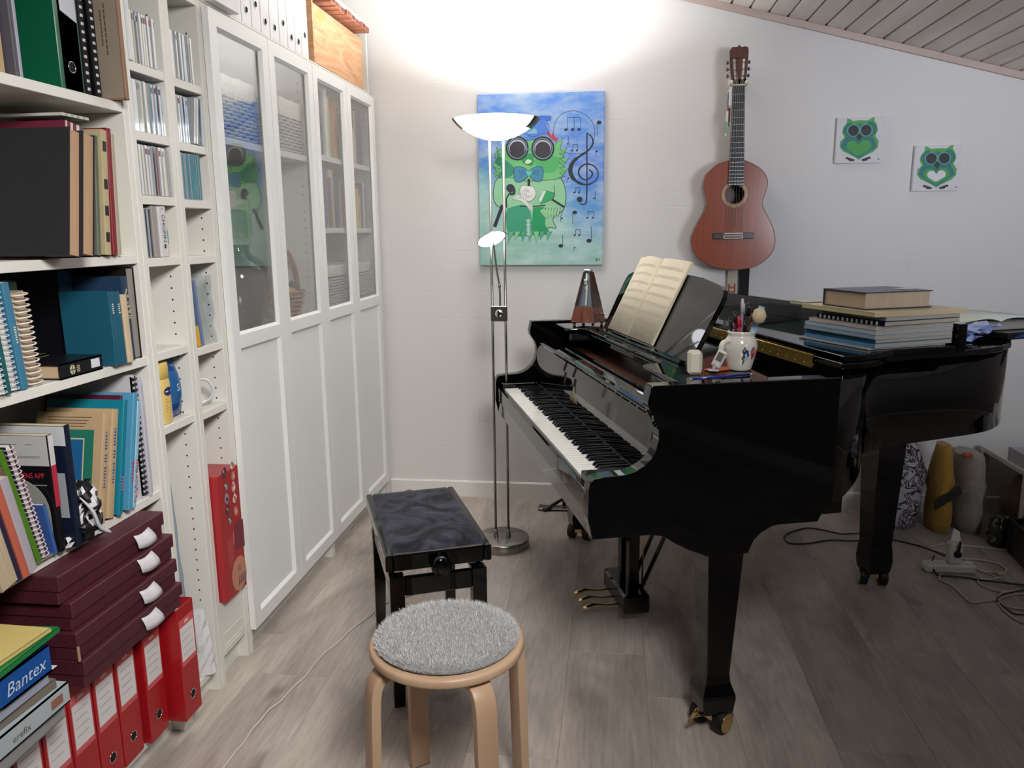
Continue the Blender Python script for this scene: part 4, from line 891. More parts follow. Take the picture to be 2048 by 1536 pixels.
g.ob('iron_plate', GOLDPLATE, pn)
G().box(-.7, .7, .26, .62, .86, .885).ob('pin_block', BROWNIN, pn)
G().box(-.7, .7, .218, .255, .86, .918, bev=.004).ob('front_rail', BLACK, pn)
G().box(-.7, .7, .256, .262, .80, .90).ob('inner_board', BROWNIN, pn)
# beams under the piano, tail block
g = G(); g.prism([(.62, .655), (1.25, .66), (1.25, .72), (.62, .72)], 'x', -.25, -.12); g.prism([(.62, .655), (1.1, .66), (1.1, .72), (.62, .72)], 'x', .16, .27)
g.ob('underbeam', BLACKS, pn)
g = G(); g.box(-.2, .2, 1.25, 1.5, .675, .745, bev=.004); g.box(-.3, .22, 1.5, 1.58, .69, .74, bev=.004); g.ob('leg_block', BLACKS, pn)
# cheek leg brackets hanging below the keybed
for s in (-1, 1):
    g = G(); br = [(.14, .606), (.19, .596), (.22, .575), (.26, .553), (.30, .536), (.31, .53), (.425, .53), (.44, .565), (.46, .585), (.49, .600), (.52, .606)]
    g.prism(br, 'x', .66*s, .7495*s, False); g.ob('leg_bracket', BLACK, pn, bev=.002)
def caster(par, a, b, ang, key=False):
    M_ = Matrix.Translation((a, b, 0)) @ Matrix.Rotation(ang, 4, 'Z')
    for sgn in (-1, 1):
        g = G(); g.T = M_; g.cyl((sgn*.022, 0, .034), (sgn*.05, 0, .034), .0338, 28); w = g.ob('caster_wheel', RUBBER, par, bev=.002)
        g = G(); g.T = M_; g.cyl((sgn*.0495, 0, .034), (sgn*.0525, 0, .034), .0275, 28); g.ob('hub_cap', BRASS, w)
    g = G(); g.T = M_; g.cyl((-.022, 0, .034), (.022, 0, .034), .011, 14); g.cyl((0, .0, .03), (0, 0, .085), .018, 18); g.box(-.02, .02, -.022, .022, .03, .06, bev=.004)
    if key: g.cyl((0, -.02, .05), (-.0, -.085, .07), .006, 10); g.cyl((-.014, -.085, .045), (.014, -.088, .098), .005, 10)
    g.ob('caster_fork', BRASS, par)
def pleg(a, b, ztop, ang=0, key=False, cang=0, wt=.049, wb_=.033):
    e = put('leg', None, pn) if False else None
    M_ = Matrix.Translation((a, b, 0)) @ Matrix.Rotation(ang, 4, 'Z')
    g = G(); g.T = M_
    lv = [(ztop, wt), (.175, wb_), (.150, wb_+.003), (.118, .047), (.108, .048), (.062, .043), (.058, .038)]
    rows = [[g.v((x*w, y*w, z)) for x, y in ((-1, -1), (1, -1), (1, 1), (-1, 1))] for z, w in lv]
    for A, B in zip(rows, rows[1:]):
        for k in range(4): g.f([A[k], A[(k+1) % 4], B[(k+1) % 4], B[k]])
    g.f(rows[0]); g.f(rows[-1]); o = g.ob('leg', BLACK, pn, bev=.0025)
    caster(o, a, b, cang, key)
pleg(.70, .365, .532, key=True, cang=.55)
pleg(-.70, .365, .532, cang=.9)
pleg(-.02, 1.36, .676, cang=1.2, wt=.06, wb_=.042)
# pedal lyre
for x in (-.045, .045): G().box(x-.018, x+.018, .335, .375, .10, .603, bev=.003).ob('lyre_post', BLACK, pn)
g = G(); g.box(-.125, .125, .30, .395, .045, .118, bev=.008); g.ob('pedal_box', BLACK, pn)
for x in (-.04, .04): 
    g = G(); g.tube([(x, .39, .10), (x*1.4, .60, .602)], .008, 8); g.ob('lyre_brace', BLACKS, pn)
for x in (-.06, 0, .06):
    g = G(); pts = [(x, .30, .062), (x, .26, .060), (x, .22, .066), (x, .19, .062), (x, .172, .054)]
    g.tube(smoothpath(pts, 4), [.006+.0075*max(0, (i-4)/12)*(1 if i < 15 else .8) for i in range(17)], 12, flat=.55); g.ob('pedal', BRASS, pn)
    G().cyl((x+.02, .38, .118), (x+.02, .38, .603), .003, 6).ob('pedal_rod', BRASS, pn)
# lid: main panel and folded front flap
def lidpoly(b0, ext, b1=None):
    P_ = [(a+.012*(1 if a > 0 else -1), b+(.012 if b > 1.6 else 0)) for b, a in rim if b > b0+.03 and (b1 is None or b < b1)]
    return P_
lp_ = [(.655, .722), (.648, .79), (.628, .85)]+[(a+.012 if a > 0 else a-.008, b+.012 if b > 1.6 else b) for b, a in rim if b > .91]
lp_ = lp_[:-1]+[(-.758, .722)]
g = G(); g.prism(lp_, 'z', .9905, 1.010); ld = g.ob('lid', BLACK, pn, bev=.004, seg=3)
g = G(); fpoly = [(.655, .724), (.648, .79), (.625, .85), (.590, .92), (.575, 1.0), (.567, 1.10), (.563, 1.145), (-.758, 1.015), (-.758, .724)]
g.prism(fpoly, 'z', 1.0115, 1.030); g.ob('folded_front_flap', BLACK, pn, bev=.004, seg=3)
g = G(); g.prism([(.560, 1.149), (.560, 1.177), (-.755, 1.045), (-.755, 1.017)], 'z', 1.0105, 1.092); g.ob('upright_flap_board', BLACK, pn, bev=.003)
g = G(); g.cyl((-.74, .717, 1.011), (.52, .717, 1.011), .0035, 10); g.box(-.74, .52, .7125, .7165, .976, 1.010)
for k in range(26): x = -.72+k*.05; g.cyl((x, .713, .986), (x, .7105, .986), .0025, 8); g.cyl((x+.01, .713, 1.0), (x+.01, .711, 1.0), .0015, 6)
g.ob('brass_hinge', mat('bright_brass_strip', '#c8ac62', .25, .8), pn)
g = G(); g.lathe([(0, .010), (.008, .010), (.011, .006), (.011, 0), (0, 0)], (.50, 1.235, 1.010), 16); g.ob('rubber_bumper', RUBBER, pn)
# moulding step under lid edge at the front right corner
# music desk tray and desk
ZT = .972
tr = [(-.66, .262), (-.655, .25), (-.64, .245), (-.50, .245), (-.48, .25), (-.475, .30), (-.46, .318), (.36, .318), (.39, .313), (.40, .27), (.405, .25), (.42, .243), (.655, .243), (.68, .25), (.69, .27), (.69, .63), (-.69, .63), (-.69, .29)]
tr = [(-.68, .27), (-.672, .248), (-.65, .24), (-.50, .24), (-.475, .25), (-.468, .285), (-.45, .318), (.36, .318), (.385, .305), (.395, .26), (.41, .245), (.655, .243), (.68, .25), (.69, .27), (.69, .50), (.40, .53), (.38, .62), (-.40, .62), (-.42, .53), (-.69, .50)]
g = G(); g.prism(tr, 'z', ZT, .985); tray = g.ob('music_desk_tray', BLACK, pn, bev=.004, seg=3)
g = G(); g.box(-.45, .37, .32, .345, .945, ZT, bev=.006); g.ob('tray_front_rail', BLACK, pn)
for x0, x1 in ((-.66, -.49), (.43, .67)): G().box(x0, x1, .26, .50, .925, ZT-.0005, bev=.01).ob('tray_side_block', BLACK, pn)
for s in (-1, 1): G().box(min(.675*s, .702*s), max(.675*s, .702*s), .26, .62, .93, .965).ob('tray_slide', BLACKS, pn)
phi = .45; DZ, DB = .986, .378
DMx = Matrix.Translation((0, DB, DZ)) @ Matrix.Rotation(-phi, 4, 'X')   # local: x=a, z=up the desk, y=behind
g = G(); g.T = DMx; c_ = []
w = .44
out = [(-w+.06, 0), (w-.06, 0), (w-.012, .02)]
dk = [(-.40, 0), (.40, 0), (.425, .10), (.44, .19), (.438, .215), (.425, .235), (.40, .246), (.25, .262), (0, .27), (-.25, .262), (-.40, .246), (-.425, .235), (-.438, .215), (-.44, .19), (-.425, .10)]
dk = [(-.43, 0), (.43, 0), (.437, .10), (.442, .19), (.44, .215), (.427, .235), (.40, .246), (.25, .262), (0, .27), (-.25, .262), (-.40, .246), (-.427, .235), (-.44, .215), (-.442, .19), (-.437, .10)]
g.prism(dk, 'y', 0, .016); md = g.ob('music_desk', BLACK, pn, bev=.003, seg=3)
g = G(); g.box(-.43, .43, DB-.03, DB-.012, .985, .994, bev=.002); g.ob('desk_ledge', BLACK, pn)
for x in (-.36, .36): G().box(x-.02, x+.02, DB-.01, DB+.02, .985, .9875).ob('desk_hinge', BRASS, pn)
for x in (-.25, .25):
    g = G(); g.T = DMx; g.tube([(x, .018, .17), (x, .05, .10)], .004, 8); g.ob('desk_prop', BRASS, pn)
# sheet music on the desk
PAPER = mat('cream_sheet_paper', '#e6dcc4', .7, noise=.03, nscale=10)
sm_ = thing('sheet_music_book', 'open cream sheet music book leaning on the piano music desk', 'sheet music', tuple(pw(0, DB-.002, DZ+.0095)), (0, 0, PR))
SMx = Matrix.Rotation(-phi, 4, 'X')
def sheet(x0, x1, h, curve, lean):
    g = G(); g.T = SMx; n = 14; A = []; B = []
    for i in range(n+1):
        u = i/n; x = x0+(x1-x0)*u; d = -.004-curve(u); A.append((g.v((x, d, .002)), g.v((x+lean, d, h)))); B.append((g.v((x, d+.006, .002)), g.v((x+lean, d+.006, h))))
    for i in range(n):
        g.f([A[i][0], A[i+1][0], A[i+1][1], A[i][1]], True); g.f([B[i][0], B[i+1][0], B[i+1][1], B[i][1]], True); g.f([A[i][0], A[i+1][0], B[i+1][0], B[i][0]]); g.f([A[i][1], A[i+1][1], B[i+1][1], B[i][1]])
    g.f([*A[0], *B[0][::-1]]); g.f([*A[n], *B[n][::-1]])
    return g.ob('page', PAPER, sm_)
XL, XC, XR, HS = -.345, -.105, .135, .298
cL = lambda u: .020*math.sin(math.pi*u)**.8*u if u < 1 else 0
cL = lambda u: .022*math.sin(math.pi*min(1, u**1.6))
cR = lambda u: .014*math.sin(math.pi*min(1, (u)**.6))
sheet(XL, XC, HS, cL, .0); sheet(XC, XR, HS, cR, .0)
rr = random.Random(5)
for (x0, x1, cf) in ((XL, XC, cL), (XC, XR, cR)):
    g = G(); g.T = SMx; g.col('#c4bba8')
    for sys_ in range(8):
        zt = HS-.03-sys_*.033
        def seg(xa, xb, z, w):
            ua, ub = (xa-x0)/(x1-x0), (xb-x0)/(x1-x0)
            g.poly([(xa, -.0046-cf(ua), z), (xb, -.0046-cf(ub), z), (xb, -.0046-cf(ub), z+w), (xa, -.0046-cf(ua), z+w)])
        for l in range(5):
            for k in range(10):
                xa = x0+.018+(x1-x0-.036)*k/10; seg(xa, xa+(x1-x0-.036)/10, zt-l*.0022, .00035)
        g.col('#a39c90')
        for k in range(26):
            xa = x0+.024+(x1-x0-.05)*k/26+rr.uniform(-.002, .002); z = zt-rr.uniform(0, .009); seg(xa, xa+.0022, z, .0016); seg(xa+.0018, xa+.0022, z, .007)
        g.col('#c4bba8')
    g.ob('printed_notes', PRINT, sm_, normals=False, kind='stuff')
# green reflecting folder behind: dark green score standing behind the sheet music
# metronome
def pyr(g, w0, d0, w1, d1, z0, z1, cx0=0, cy0=0):
    A = [g.v((x*w0/2, y*d0/2+cy0, z0)) for x, y in ((-1, -1), (1, -1), (1, 1), (-1, 1))]; B = [g.v((x*w1/2, y*d1/2+cy0, z1)) for x, y in ((-1, -1), (1, -1), (1, 1), (-1, 1))]
    for k in range(4): g.f([A[k], A[(k+1) % 4], B[(k+1) % 4], B[k]])
    g.f(A); g.f(B)
mp_ = pw(-.585, .362, .9862)
mt = thing('metronome', 'wooden pyramid metronome with silver scale at the far end of the piano', 'metronome', tuple(mp_), (0, 0, -.42))
g = G(); pyr(g, .108, .108, .085, .085, .012, .075); g.ob('lower_case', WALNUT, mt, bev=.001)
g = G()
zz0, zz1 = .0755, .215
for sx_ in (-1, 1):
    A = [g.v((sx_*.0425, -.042, zz0)), g.v((sx_*.0425, .042, zz0)), g.v((sx_*.016, .016, zz1)), g.v((sx_*.016, -.016, zz1))]
    B = [g.v((sx_*.0365, -.042, zz0)), g.v((sx_*.0365, .042, zz0)), g.v((sx_*.011, .016, zz1)), g.v((sx_*.011, -.016, zz1))]
    g.f(A); g.f(B)
    for k in range(4): g.f([A[k-1], A[k], B[k], B[k-1]])
A = [g.v(p) for p in ((-.0425, .0425, zz0), (.0425, .0425, zz0), (.016, .016, zz1), (-.016, .016, zz1))]; B = [g.v(p) for p in ((-.0425, .036, zz0), (.0425, .036, zz0), (.016, .01, zz1), (-.016, .01, zz1))]
g.f(A); g.f(B)
for k in range(4): g.f([A[k-1], A[k], B[k], B[k-1]])
g.ob('upper_case', DKWALNUT, mt)
G2 = G(); G2.poly([(-.037, -.025, zz0), (.037, -.025, zz0), (.012, -.006, zz1), (-.012, -.006, zz1)]); G2.ob('scale_plate', mat('blue_grey_metal', '#8f9dab', .3, .7), mt)
G().box(-.014, .014, -.017, .014, zz1, .226, bev=.003).ob('top_cap', CHROME, mt)
g = G(); g.tube([(0, -.034, .077), (0, -.018, .21)], .0016, 8); g.box(-.007, .007, -.030, -.018, .165, .185, bev=.002); g.ob('pendulum', CHROME, mt)
g = G().col('#dfe0e2'); g.poly([(-.006, -.0272, .08), (.006, -.0272, .08), (.005, -.0085, .205), (-.005, -.0085, .205)]); g.ob('printed_scale', PRINT, mt, normals=False)
g = G(); g.tube([(.05, .0, .045), (.066, 0, .045)], .003, 8); g.tube([(.066, -.012, .05), (.066, .012, .040)], .0045, 8, flat=.5); g.ob('winding_key', BRASS, mt)
for x in (-.042, .042):
    for y in (-.042, .042):
        g = G(); g.lathe([(0, 0), (.005, 0), (.007, .006), (.005, .012), (0, .012)], (x, y, 0), 10); g.ob('foot', DKWALNUT, mt)
# ------------------------------------------------------------------ small things on the piano
def at(a, b, z): return tuple(pw(a, b, z))
g = G().col('#cfcabc'); g.box(-.019, .019, -.014, .014, 0, .066, bev=.007); o = g.ob('small_speaker', SATIN, None, at(.592, .325, .986), (0, 0, .1), 'rounded off white plastic box standing at the near end of the piano', 'plastic box', bev=.002)
G().col('#bdb7a8').box(.0185, .0198, -.008, .008, .012, .054, bev=.0005).ob('side_seam', SATIN, o)
t = thing('clip_tuner', 'small white clip tuner tilted beside the flower jar', 'tuner', at(.58, .385, .9905), (0, 0, -.3))
g = G().col('#d3d1cc'); g.T = Matrix.Rotation(.42, 4, 'Y'); g.box(-.013, .013, -.006, .006, .012, .062, bev=.004); g.ob('body', SATIN, t)
g = G().col('#6c6a60'); g.T = Matrix.Rotation(.42, 4, 'Y'); g.box(-.008, .008, -.0068, -.0062, .032, .056); g.ob('screen', GLOSS, t)
g = G().col('#b9bcc0'); g.box(-.012, .016, -.008, .008, 0, .004, bev=.001); g.tube([(0, 0, .004), (.006, 0, .018)], .004, 8); g.box(.0, .004, -.006, .006, .004, .02); g.ob('clip', SATIN, t)
g = G().col('#a6502c').box(-.04, .05, -.018, .018, 0, .004, bev=.001); g.ob('orange_card', MATTE, None, at(.545, .42, .986), (0, 0, .6), 'orange card lying under the clip tuner on the piano', 'card')
# flower jar with pens
jc = Vector(at(.548, .478, .986))
JARM = mat('white_glazed_ceramic', '#dbd8cf', .12, coat=.5)
g = G(); g.lathe([(0, 0), (.030, 0), (.032, .004), (.036, .02), (.043, .05), (.0455, .066), (.043, .082), (.036, .093), (.0345, .097), (.037, .101), (.0375, .106), (.0355, .108), (.033, .104), (.032, .095), (.038, .08), (.041, .066), (.034, .02), (.02, .006), (0, .006)], n=40)
jar = g.ob('pen_jar', JARM, None, tuple(jc), None, 'white ceramic jar painted with flowers and filled with pens, on the piano', 'jar')
g = G(); g.tube(smoothpath([(-.030, -.026, .084), (-.052, -.034, .078), (-.056, -.034, .055), (-.043, -.026, .035)], 5), [.004+.004*math.sin(i/15*3.1) for i in range(16)], 8); g.ob('handle', JARM, jar)
g = G()
def onj(a, z):
    prof = [(.032, .004), (.036, .02), (.043, .05), (.0455, .066), (.043, .082)]
    for (r0, z0), (r1, z1) in zip(prof, prof[1:]):
        if z <= z1: r = r0+(r1-r0)*(z-z0)/(z1-z0); break
    return ((r+.0008)*math.cos(a), (r+.0008)*math.sin(a), z)
def petal(a0, z0, ra, rz_, c, ph=0, n=12, d=0): g.col(c).poly([tuple(Vector(onj(a0+ra*math.cos(2*math.pi*k/n+ph)*(1+.25*math.sin(3*2*math.pi*k/n)), z0+rz_*math.sin(2*math.pi*k/n+ph)*(1+.25*math.cos(3*2*math.pi*k/n)))) * (1+d)) for k in range(n)])
A0 = -math.pi/2
petal(A0+.75, .05, .22, .017, '#b85a62'); petal(A0+.80, .056, .10, .008, '#c98a8c', d=.01); petal(A0+.70, .043, .09, .007, '#a34450', d=.01)
for k in range(7):
    a = k*2*math.pi/7; petal(A0+.22+.13*math.cos(a), .045+.011*math.sin(a), .07, .006, '#27408a' if k < 5 else '#b8bcc8')
for k in range(8):
    z = .022+k*.006; petal(A0+.05+.05*math.sin(k*2), z, .05, .004, '#3f5a3a')
g.ob('painted_flowers', GLOSS, jar, normals=False)
def pen(label, dx, dy, tx, ty, L_, r, c, cap=None, name='pen', cat='pen', z0=.012):
    d = Vector((tx, ty, 1)).normalized(); g = G().col(c); b = Vector((0, 0, 0))
    g.tube([b, b+d*L_*.95, b+d*L_], [r, r, r*.6], 10)
    o = g.ob(name, GLOSS, None, (jc.x+dx, jc.y+dy, jc.z+z0), None, label, cat)
    g = G().col(cap or '#1a1a1e'); g.tube([d*L_*.8, d*L_*.93, d*(L_*1.0+.004)], [r*1.15, r*1.15, r*.7], 10); g.tube([d*L_*.8+Vector((r*1.3, -r, 0)), d*L_*.95+Vector((r*1.3, -r, 0))], r*.3, 6); g.ob('pen_cap', GLOSS, o)
pen('black ballpoint pen at the left of the jar', -.012, -.004, -.16, .02, .13, .0038, '#24242a')
pen('dark red pen leaning left in the jar', -.006, .006, -.08, .03, .145, .0038, '#7a1c30', '#2a1418')
pen('bright pink pen in front in the jar', -.002, -.010, -.06, -.05, .135, .004, '#c8305a', '#c02044')
pen('tall grey propelling pencil rising from the jar', .002, .002, -.01, 0, .18, .0042, '#8f8f94', '#b9b9bd')
pen('black marker pen right of the grey pencil', .008, .0, .06, .02, .17, .0045, '#3a3a40', '#111114')
pen('thin brown pencil standing in the jar', .010, .008, .12, .05, .14, .0035, '#5a4a40', '#8a5a50')
pen('short dark pen half sunk in the jar', .004, -.008, .03, -.02, .12, .0035, '#2c2c34')
g = G().col('#a9c4d6'); d = Vector((.30, .05, 1)).normalized(); s_ = Vector((.98, 0, -.29)).normalized()
q0 = Vector((0, 0, 0)); T1 = q0+d*.17
for off in (0,):
    n_ = d.cross(s_).normalized()*.0012
    V_ = [g.v(p+q) for p in (q0-s_*.008, q0+s_*.008, T1+s_*.008, T1-s_*.008) for q in (n_, -n_)]
    g.f([V_[0], V_[2], V_[4], V_[6]]); g.f([V_[1], V_[3], V_[5], V_[7]]); 
    for a, b in ((0, 2), (2, 4), (4, 6), (6, 0)): g.f([V_[a], V_[b], V_[b+1], V_[a+1]])
o = g.ob('ruler', mat('blue_clear_plastic', '#8db0c8', .1), None, (jc.x+.004, jc.y-.004, jc.z+.012), None, 'transparent blue ruler leaning right out of the jar', 'ruler')
g = G().col('#40566a')
for k in range(24): 
    p = q0+d*(.05+k*.005)+n_*1.2; g.poly([p-s_*.008, p-s_*(.005 if k % 5 else .002), p-s_*(.005 if k % 5 else .002)+d*.0008, p-s_*.008+d*.0008])
g.ob('ruler_marks', PRINT, o, normals=False)
g = G().col('#7a5634'); d = Vector((.42, -.25, .62)).normalized(); g.tube([(-.01, .006, .04), Vector((-.01, .006, .04))+d*.06, Vector((-.012, .004, .05))+d*.085], .003, 8)
o = g.ob('wooden_mallet', MATTE, None, (jc.x, jc.y, jc.z+.035), None, 'small wooden stick with a cream oval head hanging over the right of the jar', 'mallet')
g = G().col('#cdbb9a'); g.lathe([(0, -.022), (.012, -.017), (.017, 0), (.012, .017), (0, .022)], tuple(Vector((-.004, 0, .05))+d*.085), 16, sx=1.15, sy=.7); g.ob('oval_head', MATTE, o)
g = G().col('#101012').lathe([(0, 0), (.017, 0), (.017, .02), (.018, .021), (.017, .024), (0, .024)], n=24)
o = g.ob('round_tin', GLOSS, None, at(.50, .485, .986), None, 'small black round tin right behind the flower jar', 'tin')
g = G().col('#d0d0d0').lathe([(0, .0242), (.0155, .0242), (.0155, .0262), (0, .0262)], n=24); g.ob('rosin_disc', SATIN, o)
a_, b_ = pw(.672, .285, .989), pw(.63, .52, .989)
g = G().col('#1d2a86'); v_ = (b_-a_); g.tube([(0, 0, 0), tuple(v_*.75)], .0036, 8)
o = g.ob('pencil', GLOSS, None, tuple(a_), None, 'long dark blue pencil lying along the near edge of the piano', 'pencil')
g = G().col('#c9ae86'); g.tube([tuple(v_*.75), tuple(v_*.80)], [.0036, .001], 8); g.col('#8d8d92').tube([tuple(v_*-.03), (0, 0, 0)], .0037, 8); g.ob('pencil_ends', SATIN, o)
# ------------------------------------------------------------------ books and papers on the piano lid
def stackbook(label, z, t, w, l, col, dx=0, dy=0, yaw=0, name='music_book', spine='-y', pages='#b0a898', soft=True, ca=.447, cb=.975, mats=SATIN, hard=False):
    """lies on the folded flap; local x = a, y = b"""
    b = .0012 if soft else .003
    g = G().col(col).box(-w/2, w/2, -l/2, l/2, 0, b).box(-w/2, w/2, -l/2, l/2, t-b, t)
    if spine == '-y': g.prism([(-l/2, 0), (-l/2, t), (-l/2+b*2, t), (-l/2+b*2, 0)], 'x', -w/2, w/2)
    else: g.box(-w/2, -w/2+b, -l/2, l/2, 0, t)
    o = g.ob(name, mats, None, tuple(pw(ca+dx, cb+dy, z)), (0, 0, PR+yaw), label, 'book')
    e = .001 if soft else .005
    p = G().col(pages).box(-w/2+(e if spine == '-y' else b), w/2-e, -l/2+(b*2 if spine == '-y' else e), l/2-e, b, t-b)
    p.ob('pages', PAGES, o); return o
st = [('two thin white music sheets under the pile on the piano lid', .005, '#c9c9cc', -.01, -.012, .25), ('lowest blue music book of the pile on the piano lid', .0125, '#5b8fb8', 0, 0, .25), ('dark teal music book, second lowest blue toned one of the pile', .0115, '#3f6f8c', -.004, .004, .25),
 ('grey blue music book in the middle of the pile on the piano lid', .011, '#9db3c6', .004, -.004, .25), ('pale blue music book above the grey blue one', .0115, '#b2c2d0', -.002, .002, .25), ('pinkish white music book in the pile on the piano lid', .0115, '#cfc3c0', .0, .008, .235)]
z = 1.0312
for lab, t, c, dx, dy, w in st:
    stackbook(lab, z, t, w+.04, .285, c, dx-.02, dy, .16); z += t+.0006
o = stackbook('dark comb bound score with silver rings in the pile on the piano lid', z, .013, .265, .285, '#1d2228', -.007, .022, .18); 
g = G().col('#c3ccd6')
for k in range(13): g.box(-.120+k*.0185, -.113+k*.0185, -.1455, -.141, .001, .012, bev=.0015)
g.ob('comb_rings', SATIN, o, kind='stuff'); z += .0138
stackbook('silver grey score on top of the comb bound score', z, .0115, .25, .28, '#9fa9b4', -.006, .03, .18); z += .0122
stackbook('wide cream yellow score lying near the top of the pile', z, .0125, .31, .33, '#d2c79a', -.03, .02, .13, pages='#cdb896'); z += .0131
o = stackbook('pale green score peeping out at the left of the wide cream score', z-.0128, .010, .08, .20, '#c9cbb0', -.278, -.02, .13)
o = stackbook('thick hardback with dark blue cover crowning the pile on the piano lid', z+.0003, .050, .185, .235, '#39415c', -.03, .0, .10, name='hardback_book', soft=False, pages='#bda98f', spine='-x')
g = G().col('#b8838a').box(-.03, .01, -.02, .06, .0461, .0465); g.ob('cover_panel', PRINT, o)
o2 = G().col('#dcd9d2').box(-.02, .02, -.04, .04, .0, .0008).ob('bookmark', MATTE, None, tuple(pw(.43, 1.07, z+.0512)), (0, 0, PR+.4), 'white paper slip on the far corner of the blue hardback', 'paper')
# right hand papers on the lid
def lay(label, name, cat, a, b, z, w, l, t, col, yaw, pages='#c9c6bc', mats=SATIN):
    g = G().col(col).box(-w/2, w/2, -l/2, l/2, 0, t, bev=min(.002, t*.3)); return g.ob(name, mats, None, tuple(pw(a, b, z)), (0, 0, PR+yaw), label, cat)
o = lay('black folder with blue streaks jutting over the lid near the wall', 'document_folder', 'folder', .19, 1.62, 1.0112, .34, .34, .022, '#101218', .15)
g = G(); rr = random.Random(6)
for k in range(14):
    y = -.15+rr.uniform(0, .3); zz = rr.uniform(.002, .018); L_ = rr.uniform(.02, .06); g.col(rr.choice(['#1f6fa8', '#2a8ab8', '#184a80'])).poly([(.1705, y, zz), (.1705, y+L_, zz+.003), (.1705, y+L_*.9, zz+.006), (.1705, y-.004, zz+.004)])
g.ob('blue_streaks', PRINT, o, normals=False)
lay('thick grey edged score under the open booklet', 'score', 'book', .16, 1.60, 1.0352, .30, .40, .016, '#8a8784', .1, mats=MATTE)
t = thing('open_booklet', 'open pale green sheet music booklet lying on the lid near the wall', 'sheet music', tuple(pw(.10, 1.55, 1.0530)), (0, 0, PR+.12))
for s_ in (-1, 1):
    g = G(); n = 10; A = []; B = []
    for i in range(n+1):
        u = i/n; y = s_*.21*u; zz = .004+.012*math.sin(math.pi*min(1, u*1.15)**.7)*(1-u*.3); A.append((g.v((-.15, y, zz)), g.v((.15, y, zz)))); B.append((g.v((-.15, y, zz-.004)), g.v((.15, y, zz-.004))))
    for i in range(n):
        g.f([A[i][0], A[i+1][0], A[i+1][1], A[i][1]], True); g.f([B[i][0], B[i+1][0], B[i+1][1], B[i][1]], True); g.f([A[i][0], A[i+1][0], B[i+1][0], B[i][0]]); g.f([A[i][1], A[i+1][1], B[i+1][1], B[i][1]])
    g.f([*A[n], *B[n][::-1]]); g.f([*A[0], *B[0][::-1]])
    g.ob('page', mat('pale_green_paper' if s_ < 0 else 'pale_mint_paper', '#cfd3c0' if s_ < 0 else '#c8d2cc', .7), t)
rr = random.Random(12); 
for k in range(3):
    g = G().col('#a9b8e0'); n = 6; rows = [[g.v((-.05+.1*i/n, -.06+.12*j/n, rr.uniform(.0, .012)+.008*math.sin(i*1.3+j))) for i in range(n+1)] for j in range(n+1)]
    for A, B in zip(rows, rows[1:]):
        for i in range(n): g.f([A[i], A[i+1], B[i+1], B[i]])
    o = g.ob('crumpled_tissue', MATTE, None, tuple(pw(.34+.01*k, 1.33+.02*k, 1.020+.015*k)), (0, 0, k*.8), 'crumpled lilac blue paper tissue, %s of the heap beside the book pile' % ['lowest', 'middle', 'topmost'][k], 'tissue', 'crumpled lilac tissues')
    md = o.modifiers.new('s', 'SOLIDIFY'); md.thickness = .0006
# ------------------------------------------------------------------ piano bench
def velvet():
    m, N, L, P = newmat('charcoal_velvet'); tc = N.new('ShaderNodeTexCoord'); n = N.new('ShaderNodeTexNoise')
    n.inputs['Scale'].default_value = 7; n.inputs['Detail'].default_value = 2.5; n.inputs['Distortion'].default_value = 2.2; L.new(tc.outputs['Object'], n.inputs[0])
    r = N.new('ShaderNodeValToRGB'); e = r.color_ramp.elements; e[0].position = .38; e[0].color = (*lin('#1b1b22'), 1); e[1].position = .64; e[1].color = (*lin('#454553'), 1)
    L.new(n.outputs[0], r.inputs[0]); L.new(r.outputs[0], P.inputs['Base Color']); P.inputs['Roughness'].default_value = .9; P.inputs['Specular IOR Level'].default_value = .15; P.inputs['Sheen Weight'].default_value = .08
    return m
VELVET = velvet()
bp = pw(.175, -.388, 0)
bn = thing('piano_bench', 'black piano bench with charcoal velvet seat in front of the keyboard', 'bench', tuple(bp), (0, 0, PR+.095))
hl, hw = .277, .153
g = G(); 
for s in (-1, 1):
    g.box(-hl, hl, s*hw-.022 if s > 0 else -hw, s*hw if s > 0 else -hw+.022, .432, .482, bev=.004); g.box(s*hl-.022 if s > 0 else -hl, s*hl if s > 0 else -hl+.022, -hw+.022, hw-.022, .432, .482, bev=.004)
g.box(-hl+.02, hl-.02, -hw+.02, hw-.02, .455, .465); g.ob('seat_frame', BLACK, bn, bev=.0015)
g = G(); n = 24; m_ = 16; rows = []
for i in range(n+1):
    u = -1+2*i/n; row = []
    for j in range(m_+1):
        v = -1+2*j/m_; e = (1-abs(u)**8)*(1-abs(v)**8); row.append(g.v((u*(hl-.013), v*(hw-.013), .478+.018*max(0, e)**.5)))
    rows.append(row)
for A, B in zip(rows, rows[1:]):
    for j in range(m_): g.f([A[j], A[j+1], B[j+1], B[j]], True)
g.ob('velvet_cushion', VELVET, bn)
lx, ly = .258, .142
for sx_ in (-1, 1):
    for sy2 in (-1, 1):
        g = G(); rows = []
        for z, w in ((.405, .0215), (.30, .021), (0, .016)):
            ox, oy = sx_*(lx-.021), sy2*(ly-.021); ox2 = sx_*(lx-w); oy2 = sy2*(ly-w); rows.append([g.v((ox2+x*w, oy2+y*w, z)) for x, y in ((-1, -1), (1, -1), (1, 1), (-1, 1))])
        for A, B in zip(rows, rows[1:]):
            for k in range(4): g.f([A[k], A[(k+1) % 4], B[(k+1) % 4], B[k]])
        g.f(rows[0]); g.f(rows[-1]); g.ob('leg', BLACK, bn, bev=.002)
